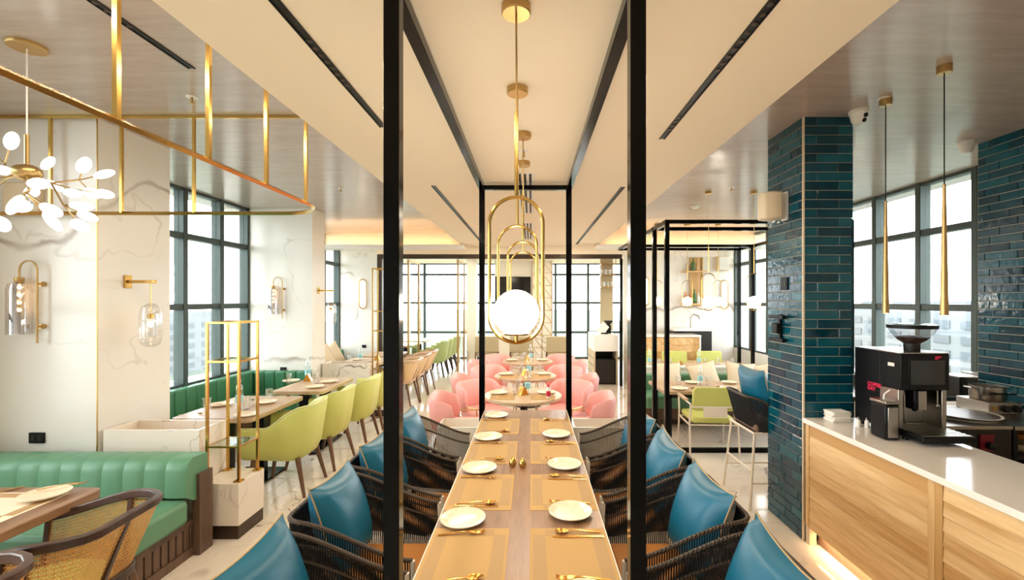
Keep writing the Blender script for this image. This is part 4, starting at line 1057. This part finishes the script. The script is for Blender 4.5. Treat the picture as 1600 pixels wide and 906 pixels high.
# second booth: pillows, tables and cane chairs
t = thing('window_bench', 'green leather bench behind the marble planter under the far window', 'bench', (XL, 7.3, 0))
box(.07, .62, .0, 2.4, 0, .26).build('plinth', M['walnutx'], t); box(.07, .64, 0, 2.4, .26, .43).build('seat', M['dgreen'], t, bevel=.03, seg=3)
box(.07, .20, 0, 2.4, .40, .72).build('back', M['dgreen'], t, bevel=.03, seg=3)
pc = cushion('cream_pillow', 'cream linen pillow on the window bench behind the marble planter', 'cream pillows on the window bench', .50, .44, .16, 'cream', 'pipe')
pc.location = (-3.83, 7.75, .70); pc.rotation_euler = (.3, -.35, -.5)
for (x, y, a, r_) in ((-3.80, 8.25, -.6, .35), (-3.85, 8.8, -.4, .3)):
    q = dup(pc, (x, y, .70)); q.rotation_euler = (r_, -.35, a)
rect_table('pale wooden table beside the cane chairs, next to the tall brass rack', -3.15, -2.45, 7.35, 8.1, .74)
rect_table('pale wooden table beside the cane chairs, near the partition', -3.15, -2.45, 8.3, 9.05, .74)
put('bottle', -2.85, 7.6, .74, 0, 'clear water bottle by the tall brass rack', None); put('tent', -2.62, 7.75, .74, 0, 'gold napkin holder by the tall brass rack', None)
put('glass', -3.0, 7.5, .74, 0, 'clear tumbler near the cream pillows', None); put('plate', -2.95, 7.75, .74, 0, 'cream plate near the cream pillows', None)
put('glass', -2.6, 8.6, .74, 0, 'clear tumbler on the table near the partition', None); put('plate', -2.7, 8.8, .74, 0, 'cream plate on the table near the partition', None)
cf = None
for k, y in enumerate((7.52, 8.14, 8.76)):
    fl_ = 'cane back armchair with lime seat, %s from the tall brass rack' % OR[k]
    if cf is None: cf = cane_chair(fl_, 'far cane armchairs', False); cf.location = (-2.2, y, 0); cf.rotation_euler = (0,0,PI)
    else: dup(cf, (-2.2, y, 0), PI, fl_)
# beyond the partition: sage chairs, tables
t2 = None
for k, y in enumerate((10.6, 11.2, 11.8, 12.4)):
    lb = 'sage green tub chair beyond the folding doors, %s in the row from them' % OR[k]
    if t2 is None: t2 = tub_chair(lb, 'sage tub chairs beyond the doors', 'sage', 'sage', 'bronze'); t2.location = (-2.25,y,0); t2.rotation_euler = (0,0,PI)
    else: dup(t2, (-2.25,y,0), PI, lb)
rect_table('pale table beyond the folding doors, nearest the far pier', -3.3, -2.65, 10.2, 11.1, .74, grp='tables beyond the doors'); rect_table('pale table beyond the folding doors, nearest the far windows', -3.3, -2.65, 11.4, 12.3, .74, grp='tables beyond the doors')
tp = None
for k, x in enumerate((X(762,11.6), X(815,11.6), X(871,11.6))):
    lb = ['taupe chair with dark legs beside the slim marble column', 'taupe chair with dark legs in front of the television', 'taupe chair with dark legs beside the triangle panel'][k]
    if tp is None:
        tp = thing('taupe_chair', lb, 'chair', (x,11.6,0), PI/2, 'taupe chairs by the television wall')
        box(-.25,-.18,-.30,.30,.46,.86).build('backrest', M['beigefab'], tp, bevel=.03, seg=3); box(-.22,.25,-.28,.28,.36,.46).build('seat', M['beigefab'], tp, bevel=.03, seg=3)
        for sx in (-.22,.22):
            for sy in (-.28,.28): box(sx-.015,sx+.015,sy-.015,sy+.015,0,.38 if sx > 0 else .6).build('leg', M['legwood'], tp)
    else: dup(tp, (x,11.6,0), PI/2, lb)

# ------------------------------------------------------------------ coffee counter
CF, CB_, CE, CS = 2.0, 2.575, 3.315, -.6      # front face x, back edge x, far end y, near end y
t = thing('coffee_counter', 'light oak plank counter with warm lit toe space below the coffee machine', 'counter', (CF, CE, 0))
box(.02, CB_-CF-.02, CS-CE, -.01, .13, .868).build('carcass', M['oak'], t)
box(.07, CB_-CF-.05, CS-CE+.05, -.03, 0, .13).build('toe_kick', M['taupe'], t)
box(.0, .05, -.045, -.0, 0, .13).build('foot_block', M['ivory'], t)
ya = -.012; pw = 1.06; pl = None
while ya > CS-CE+.1:
    yb = max(ya-pw, CS-CE)
    for (p, q) in ((ya-.042, ya), (yb, yb+.042)): box(-.012, .022, p+.001, q-.001, .13, .866).build('stile', M['oakz'], t, bevel=.003)
    L_ = (ya-.043)-(yb+.043); n = 10; ph = (.866-.13)/n
    for k in range(n):
        z = .13+ph*k
        m_ = MB().prism([(0,0),(.022,0),(.022,ph-.002),(.006,ph-.002)], -L_/2, L_/2, 'y')
        o = m_.build('plank', M['oak'], t); o.location = (-.010, (ya+yb)/2, z)
    ya = yb
wt = tag(box(CF-.025, CB_, CS, CE+.005, .87, .905).build('worktop', M['quartz'], None, bevel=.004), 'glossy white quartz worktop on the oak counter', 'worktop')
t = thing('under_counter_light', 'warm light strip under the oak counter front', 'light strip', (CF+.045, (CS+CE)/2, .122)); h = (CE-CS)/2-.1
box(-.012, .012, -h, h, 0, .008).build('channel', M['white_p'], t); box(-.009, .009, -h, h, -.004, 0).build('diffuser', M['led'], t)
area('under_counter_lamp', (CF+.03, (CS+CE)/2, .112), .03, 2*h, 16, (1,.66,.36), (0, -.6, 0))

# coffee machine
MX0, MX1, MY0, MY1, MZ0 = 2.275, 2.58, 2.80, 3.20, .905
t = thing('coffee_machine', 'black automatic coffee machine with bean hopper on the white worktop', 'coffee machine', (MX0, MY0, MZ0)); W_ = .30; MH = .525
box(0, W_, .17, .40, .03, MH).build('rear_body', M['black_p'], t, bevel=.004)
box(0, W_, 0, .17, .30, MH).build('head', M['black_p'], t, bevel=.006)
box(.0, .30, -.001+.01, .40, MH, MH+.006).build('top_plate', M['steel'], t)
for x in (0, W_-.03): box(x, x+.03, .02, .17, .06, .30).build('side_cheek', M['steel'], t, bevel=.003)
box(.03, W_-.03, .16, .172, .06, .30).build('splash_plate', M['steel'], t)
s = box(.045, .275, -.004, .002, .315, .515).build('display_frame', M['black_p'], t, bevel=.003); box(.055, .265, -.006, -.003, .335, .485).build('screen', M['screen'], s)
sp = box(.11, .19, .03, .15, .17, .30).build('brew_unit', M['black_p'], t, bevel=.01); box(.125, .175, .02, .032, .175, .29).build('spout_plate', M['steel'], sp); MB().lathe([(.012,0),(.014,.02)], 12, (.15,.08,.155)).build('spout', M['black_p'], sp)
MB().tube([(.06,.06,.30),(.062,.05,.25),(.062,.05,.10),(.075,.05,.085),(.15,.04,.083)], .005).build('hot_water_wand', M['steel'], t)
sw = MB().tube([(.235,.05,.30),(.25,.03,.29),(.25,.03,.21)], .005).build('steam_wand', M['steel'], t); MB().sphere((.25,.03,.20), .013).build('wand_tip', M['steel'], sw)
dt = box(-.0, W_+.01, -.16, .17, .02, .06).build('drip_tray', M['black_p'], t, bevel=.006)
for k in range(9): box(.015, .295, -.15+k*.034, -.15+k*.034+.02, .06, .064).build('grille_bar', M['steel'], dt)
for x in (.03, .27):
    for y in (.0, .36): MB().lathe([(.018,0),(.018,.03)], 12, (x,y,0)).build('foot', M['black_p'], t)
hp = MB(); n = 30
hp.loft([[(.15+r*math.cos(2*PI*k/n)+.02*(r-.04)*0, .10+r*math.sin(2*PI*k/n), MH+z) for k in range(n)] for r, z in ((.045,.055),(.075,.075),(.115,.125),(.128,.155))], True, False)
hp = hp.build('bean_hopper', M['glass'], t)
MB().lathe([(.04,0),(.043,.005),(.043,.055)], 20, (.15,.10,MH+.004)).build('hopper_collar', M['dsteel'], hp)
MB().lathe([(.128,.152),(.131,.155),(.131,.175)], 30, (.15,.10,MH)).build('hopper_rim', M['black_p'], hp); MB().lathe([(.126,.175),(.10,.182),(.001,.186)], 30, (.15,.10,MH)).build('hopper_lid', M['tglass'], hp)
MB().lathe([(.043,.056),(.073,.077),(.09,.097),(.04,.104),(.001,.106)], 26, (.15,.10,MH)).build('coffee_beans', M['coffee'], hp)
def text(body, size, m, parent, mat4, name='lettering'):
    cu_ = bpy.data.curves.new('t', 'FONT'); cu_.body = body; cu_.size = size; cu_.extrude = .0006; cu_.align_x = 'LEFT'; cu_.space_line = .85; cu_.offset = .0012
    o_ = bpy.data.objects.new('t', cu_); col.objects.link(o_); dg = bpy.context.evaluated_depsgraph_get()
    me = bpy.data.meshes.new_from_object(o_.evaluated_get(dg)); bpy.data.objects.remove(o_)
    me.materials.clear(); me.materials.append(m); o2 = bpy.data.objects.new(name, me); col.objects.link(o2); o2.parent = parent; o2.matrix_local = mat4
    return o2
side = Matrix.Translation((-.0015, .275, .285)) @ Matrix(((0,0,-1,0),(-1,0,0,0),(0,1,0,0),(0,0,0,1)))
text('COFFEE\nDAY', .034, M['pinktext'], t, side)
box(-.003, 0, .05, .10, .44, .462).build('maker_plate', M['white_p'], t)
text('COFFEE\nDAY', .011, M['pinktext'], s, Matrix.Translation((.205, -.0062, .502)) @ Matrix.Rotation(PI/2, 4, 'X'))
# milk cooler, napkins, small bottles
t = thing('milk_cooler', 'small black milk cooler with steel front beside the coffee machine', 'milk cooler', (X(1357,2.9), 2.76, .905)); 
box(0, .088, 0, .13, .006, .22).build('body', M['black_p'], t, bevel=.012); box(.014, .076, -.004, .002, .02, .205).build('front_plate', M['steel'], t, bevel=.006)
box(-.002, .090, -.003, .133, .22, .24).build('lid', M['steel'], t, bevel=.006); MB().tube([(.05,.08,.238),(.055,.08,.27),(.075,.06,.30)], .005).build('milk_tube', M['white_p'], t)
for k in range(7):
    z = .9055+k*.011
    nb = tag(box(-.065, .065, -.05, .05, 0, .010).build('folded_napkin', M['napkin'], None, bevel=.003), 'folded white napkin against the teal tiled column, %s up in its stack' % (OR+('sixth','seventh'))[k], 'napkin', 'stacked napkins')
    nb.location = (2.165+random.uniform(-.006,.006), 3.22+random.uniform(-.005,.005), z); nb.rotation_euler = (0,0,random.uniform(-.12,.12))
for px, d in ((1341,3.08),(1354.5,3.06)):
    t = thing('sugar_shaker', 'tiny white bottle on the worktop between napkins and milk cooler', 'bottle', (X(px,d), d, .905), 0, 'tiny bottles on the worktop')
    MB().lathe([(.014,0),(.014,.04),(.009,.05)], 12).build('body', M['white_p'], t); MB().lathe([(.009,.05),(.008,.065)], 10).build('cap', M['steel'], t)
# cooking line behind the counter
t = thing('cooking_range', 'dark steel cooking range with crimson knob plates behind the worktop', 'cooker', (2.95, 3.02, 0))
box(-.22, .24, 0, .60, 0, .90).build('body', M['dsteel'], t, bevel=.006); box(-.225, .245, -.005, .60, .90, .925).build('top', M['steel'], t, bevel=.004)
box(-.18, .20, -.008, .002, .10, .66).build('oven_door', M['black_p'], t, bevel=.01)
for x in (-.105, .065):
    kp = box(x-.045, x+.045, -.012, .002, .76, .87).build('knob_plate', M['crim'], t); MB().lathe([(.026,0),(.024,.03),(.018,.034)], 16).build('knob', M['knob'], kp).matrix_local = Matrix.Translation((x+.01,-.012,.80)) @ Matrix.Rotation(PI/2,4,'X')
t = thing('crepe_tray', 'large round white tray lying on the cooking range', 'tray', (3.08, 3.24, .926), .2)
MB().lathe([(.17,0),(.20,.025),(.204,.03),(.20,.034),(.16,.026),(.001,.024)], 40).build('dish', M['white_p'], t); MB().lathe([(.198,.020),(.206,.026),(.206,.031)], 40).build('rim', M['bronze'], t)
t = thing('open_shelf_unit', 'dark open shelf unit beside the cooking range', 'shelf', (3.49, 3.02, 0))
for (a,b,c_,d_,e,f) in ((-.29,-.26,0,.6,0,.9),(.26,.29,0,.6,0,.9),(-.26,.26,.57,.6,0,.9)): box(a,b,c_,d_,e,f).build('side_panel', M['black_p'], t)
for z in (.05, .45, .70): box(-.26,.26,0,.57,z,z+.02).build('shelf', M['dsteel'], t)
box(-.29,.29,-.01,.6,.90,.925).build('top', M['steel'], t)
for k in range(3):
    b2 = tag(MB().lathe([(.05,0),(.09,.03),(.11,.06),(.106,.06),(.085,.034),(.001,.012)], 24).build('mixing_bowl', [M['cream'], M['steel'], M['tan']][k]), ['cream bowl in the open shelf unit', 'steel bowl in the open shelf unit', 'tan bowl at the top of the stack in the open shelf unit'][k], 'bowl'); b2.location = (3.38, 3.16, .72+k*.035)
t = thing('steel_hotplate', 'steel hotplate with two black knobs on the back line', 'hotplate', (3.46, 3.32, .926))
box(-.12,.12,0,.26,0,.085).build('body', M['steel'], t, bevel=.004)
for x in (-.005,.07): MB().lathe([(.026,0),(.024,.03)], 16).build('knob', M['knob'], t).matrix_local = Matrix.Translation((x,0,.042)) @ Matrix.Rotation(PI/2,4,'X')
box(-.10,-.06,-.006,.001,.03,.06).build('switch', M['brass_s'], t)
t = thing('cooking_pot', 'steel pot with side handles on the hotplate', 'pot', (3.47, 3.46, 1.0115))
MB().lathe([(.10,0),(.106,.008),(.106,.10),(.110,.104),(.102,.10),(.10,.02),(.001,.012)], 30).build('body', M['steel'], t)
for sx in (-1,1): MB().tube([(sx*.10,-.03,.085),(sx*.15,-.03,.09),(sx*.15,.03,.09),(sx*.10,.03,.085)], .006).build('handle', M['steel'], t)
box(-.108,.108,-.109,-.104,.05,.062).build('band', M['black_p'], t)
t = thing('steel_work_table', 'steel work table with raised back under the counter window', 'work table', (3.5, 4.26, 0))
box(-.75,.93,-.3,.3,.88,.92).build('top', M['steel'], t, bevel=.004); box(-.75,.93,.28,.30,.92,1.02).build('upstand', M['steel'], t)
for sx in (-.7,.85):
    for sy in (-.25,.25): box(sx-.02,sx+.02,sy-.02,sy+.02,0,.88).build('leg', M['steel'], t)
for (px, d, w2, h2, lb) in ((1500, 4.08, .20, .16, 'dark steel box on the steel work table behind the coffee machine'), (1532, 4.3, .16, .14, 'steel container on the work table behind the pot'), (1600, 4.1, .13, .16, 'small framed dial gauge unit beside the pot')):
    t = thing('steel_container', lb, 'container', (X(px,d), d, .92))
    box(-w2/2,w2/2,-.10,.10,0,h2).build('body', M['dsteel' if 'dark' in lb or 'dial' in lb else 'steel'], t, bevel=.004); box(-w2/2-.004,w2/2+.004,-.104,.104,h2,h2+.012).build('lid', M['steel'], t, bevel=.003)
    if 'dial' in lb: MB().lathe([(.04,0),(.04,.01)], 20).build('dial', M['brass_s'], t).matrix_local = Matrix.Translation((0,-.10,.08)) @ Matrix.Rotation(PI/2,4,'X')

# ------------------------------------------------------------------ bar stool by the tiled column
t = thing('rope_bar_stool', 'black rope bar stool with white metal legs beside the teal column', 'stool', (2.10, 4.07, 0), .0)
SA, SB = .22, -.22; T_ = []; B2 = []
for x, y, nx, ny, s in upath(.10, -.24, .25, .09, 80):
    u = (.10-x)/.34; T_.append((x+nx*.03*sm(u), y, .74+.20*sm(u))); B2.append((x*.9-nx*.03, y*.92, .63))
MB().tube(T_, .011, 8).build('top_rail', M['wrap'], t)
mb = MB()
for i in range(0, 81): mb.tube([T_[i], B2[i]], .0062, 4)
o = mb.build('rope_weave', M['rope'], t); o['kind'] = 'stuff'
box(-.20,.24,-.22,.22,.64,.71).build('seat_cushion', M['taupe'], t, bevel=.02, seg=3)
MB().tube([(-.22,-.23,.635),(.23,-.23,.635),(.23,.23,.635),(-.22,.23,.635)], .011, 8, True).build('seat_frame', M['wmetal'], t)
for sx in (-1,1):
    for sy in (-1,1): MB().tube([(sx*.21, sy*.22, .64 if sx < 0 else .64),(sx*.27, sy*.26, 0)], .011, 8).build('leg', M['wmetal'], t)
for sy in (-1,1): MB().tube([(-.25,sy*.245,.22),(.25,sy*.245,.22)], .009, 8).build('foot_rail', M['wmetal'], t)
for sx in (-1,1): MB().tube([(sx*.24,-.24,.32),(sx*.24,.24,.32)], .009, 8).build('foot_rail', M['wmetal'], t)
q = dup(cu, (2.02, 4.07, .945), 0, 'teal leather cushion on the rope bar stool beside the teal column', None); q.rotation_euler = (0, -.25, .0)
if 'group' in q: del q['group']

# ------------------------------------------------------------------ right booth
mc = metal_chair('lime armchair with white metal frame in front of the booth table', 'white framed chairs'); mc.location = (2.06, 5.33, 0); mc.rotation_euler = (0,0,PI/2-.06)
t = thing('booth_table', 'pale wooden table on black base in the booth under small pendants', 'table', (2.6, 5.96, 0))
box(-.97, .95, -.37, .37, .60, .64).build('table_top', M['tablewood'], t, bevel=.004); box(-.90, .88, -.33, -.29, .55, .60).build('apron', M['black_p'], t); box(-.90, .88, .29, .33, .55, .60).build('apron', M['black_p'], t)
for sx in (-.88, .86):
    for sy in (-.31, .31): box(sx-.02, sx+.02, sy-.02, sy+.02, 0, .60).build('leg', M['black_p'], t)
t = thing('booth_bench', 'green leather bench on walnut plinth behind the booth table', 'bench', (2.7, 6.3, 0))
box(-1.10, 1.0, .04, .62, .10, .25).build('plinth', M['walnutx'], t); box(-1.12, 1.0, 0, .55, .25, .43).build('seat', M['green'], t, bevel=.04, seg=3)
for x in (-.95, 0, .9): box(x-.02, x+.02, .08, .12, 0, .10).build('foot', M['brass_s'], t)
for k in range(7): box(-1.12+k*.3, -1.12+k*.3+.297, .46, .60, .40, .66).build('back_panel', M['green'], t, bevel=.03, seg=3)
t = thing('booth_divider', 'low white marble divider wall behind the booth bench', 'divider', (2.7, 7.0, 0))
box(-1.15, 1.3, -.06, .06, 0, .72).build('panel', M['marble'], t); box(-1.17, 1.32, -.08, .08, .72, .75).build('cap', M['white_p'], t, bevel=.004)
for k, px in enumerate((1042, 1100, 1158, 1203)):
    q = dup(pc, (X(px,6.62), 6.62, .66), 0, 'cream linen pillow on the green booth bench, %s from the booth post' % OR[k], 'cream pillows on the booth bench'); q.rotation_euler = (random.uniform(-.15,.25), -.3, -PI/2+random.uniform(-.15,.15)); q.scale = (.9,.9,.9)
WC = 'on the booth table'
put('bottle', X(1094,6.0), 6.0, .64, 0, 'clear water bottle with blue label '+WC, None)
for px, d in ((1060,6.05),(1106,5.95),(1166,6.1),(1182,6.0)): put('glass', X(px,d), d, .64, 0, 'clear tumbler '+WC, 'tumblers '+WC)
for px, d in ((1062,5.72),(1082,6.15),(1140,6.15),(1138,5.75)): put('plate', X(px,d), d, .64, 0, 'cream plate '+WC, 'plates '+WC)
for px, d in ((1075,5.75),(1115,5.85),(1130,6.1)): put('spoon', X(px,d), d, .642, .3, 'gold spoon '+WC, 'spoons '+WC)
put('card', X(1192,6.05), 6.05, .64, .3, 'white menu card '+WC, None)
# second booth behind the divider
rect_table('pale table behind the low marble divider wall', 1.8, 3.6, 7.45, 8.05, .66, cols=2)
WD = 'on the table behind the marble divider'
for x in (2.15, 2.35, 2.95, 3.2, 3.4): put('glass', x, 7.75+random.uniform(-.1,.1), .66, 0, 'clear tumbler '+WD, 'tumblers '+WD)
put('bottle', X(1092,7.7), 7.7, .66, 0, 'clear water bottle '+WD, None); put('bottle', 2.0, 7.7, .66, 0, 'clear water bottle near the booth post '+WD, None)
for x in (2.5, 3.05): put('tent', x, 7.65, .66, 0, 'gold napkin holder '+WD, 'napkin holders '+WD)
for k, px in enumerate((1008, 1060, 1116)): dup(mc, (X(px,8.45), 8.45, 0), -PI/2, 'lime chair behind the marble divider table, %s from the partition end' % OR[k], 'chairs behind the divider table')
# far bar on the right
t = thing('oak_bar', 'oak panelled bar with white top before the marble wall', 'bar', (3.0, 9.1, 0))
box(-.75, .28, -.22, .22, 0, 1.04).build('body', M['oak'], t); box(-.78, .31, -.25, .25, 1.04, 1.08).build('top', M['quartz'], t, bevel=.004); box(.28, .31, -.23, .23, 0, 1.04).build('end_panel', M['white_p'], t)
for k in range(7): box(-.74, .16, -.232, -.22, .05+k*.14, .05+k*.14+.132).build('plank', M['oak'], t)
t = thing('back_bar', 'white topped back bar with black underside along the marble wall', 'bar', (3.45, 9.65, 0))
box(-.5, .32, -.25, .28, 1.12, 1.17).build('top', M['quartz'], t, bevel=.004); box(-.48, .30, -.2, .28, 0, 1.12).build('cabinet', M['dsteel'], t)
MB().tube([(-.05,.05,1.17),(-.05,.05,1.40),(.0,.03,1.46),(.10,.0,1.42),(.12,0,1.36)], .018, 8).build('tap', M['steel'], t)
t = thing('bar_shelf', 'tall oak panel with two bottle shelves on the marble wall', 'shelf', (X(1088,9.9), 9.94, 0))
box(-.14, .15, -.03, 0, Z(478,9.9), Z(402,9.9)).build('back_panel', M['oakz'], t)
for py in (425, 475): box(-.34, .15, -.26, -.03, Z(py,9.9)-.015, Z(py,9.9)+.015).build('shelf', M['oak'], t)
for x in (-.13, .13): box(x-.012, x+.012, -.06, -.036, Z(475,9.9), Z(402,9.9)).build('upright', M['brass_s'], t)
for k, (px, py, m_, h_) in enumerate([(1084,425,'bottle_g',.28),(1091,425,'oak',.25),(1072,475,'orange',.24),(1080,475,'orange',.2),(1086,475,'bottle_g',.3),(1092,475,'white_p',.22),(1097,475,'orange',.26)]):
    b2 = tag(MB().lathe([(.035,0),(.038,.01),(.038,h_*.6),(.014,h_*.78),(.014,h_),(.012,h_+.005)], 14).build('liquor_bottle', M[m_]), ['slim green bottle on the upper bar shelf', 'tan bottle on the upper bar shelf', 'amber bottle at the open end of the lower bar shelf', 'short amber bottle on the lower bar shelf', 'green bottle in the middle of the lower bar shelf', 'white bottle on the lower bar shelf', 'tall amber bottle at the inner end of the lower bar shelf'][k], 'bottle')
    b2.location = (X(px,9.75), 9.78, Z(py,9.9)+.016)
t = thing('wall_speaker', 'beige wall speaker high on the marble wall above the bar', 'speaker', (X(1128,9.9), 9.95, Z(412,9.9))); box(-.13,.13,-.18,0,-.16,.16).build('cabinet', M['ivory'], t, bevel=.02); box(-.11,.11,-.185,-.179,-.14,.14).build('grille', M['white_p'], t)
# reception unit beyond the partition
t = thing('service_counter', 'white topped service counter with grey drawers at the partition end', 'counter', (1.30, 9.42, 0))
box(0, .50, 0, 1.0, .70, 1.04).build('upper_panel', M['white_p'], t, bevel=.004); box(0, .03, 0, 1.0, 0, .70).build('side', M['beigefab'], t); box(.47,.50,0,1.0,0,.70).build('side', M['beigefab'], t); box(.03,.47,.5,.53,0,.70).build('back_panel', M['black_p'], t)
for k in range(3): box(-.006, .0, .1, .9, .22+k*.16, .23+k*.16).build('drawer_gap', M['black_p'], t)
t = thing('loudspeaker', 'black floor loudspeaker under the white service counter', 'speaker', (1.55, 9.5, 0)); box(-.21,.21,0,.35,0,.54).build('cabinet', M['black_p'], t, bevel=.01); box(-.19,.19,-.008,.002,.03,.52).build('grille', M['dsteel'], t)
t = thing('till_screen', 'black and white till screen on the service counter', 'till', (1.55, 9.7, 1.04)); MB().bar((-.10,0,.02),(.05,.05,.20), .18, .02, (0,1,0)).build('screen', M['napkin'], t); box(-.06,.08,-.02,.08,0,.03).build('base', M['black_p'], t)
t = thing('grinder', 'small black coffee grinder on the service counter', 'grinder', (1.68, 9.9, 1.04)); box(-.05,.05,-.05,.05,0,.18).build('body', M['black_p'], t, bevel=.01); MB().lathe([(.03,.18),(.10,.27),(.10,.28)], 20).build('hopper', M['dsteel'], t)
t = thing('hanging_shelf', 'brass framed hanging shelf of glasses beyond the partition', 'shelf', (1.66, 10.4, 0))
box(-.04, .26, .28, .30, 1.05, ZB).build('back_panel', M['beigefab'], t)
for z in (2.05, 2.33, 2.58): box(-.06,.28,-.02,.28,z,z+.02).build('shelf', M['brass_s'], t)
for x in (-.05,.27): box(x-.008,x+.008,-.02,-.004,2.05,ZB).build('upright', M['brass_s'], t)
for k in range(6):
    put('glass', 1.64+.045*k if k < 6 else 0, 10.5, 2.07 if k % 2 else 2.35, 0, 'tumbler on the brass hanging shelf', 'tumblers on the hanging shelf')
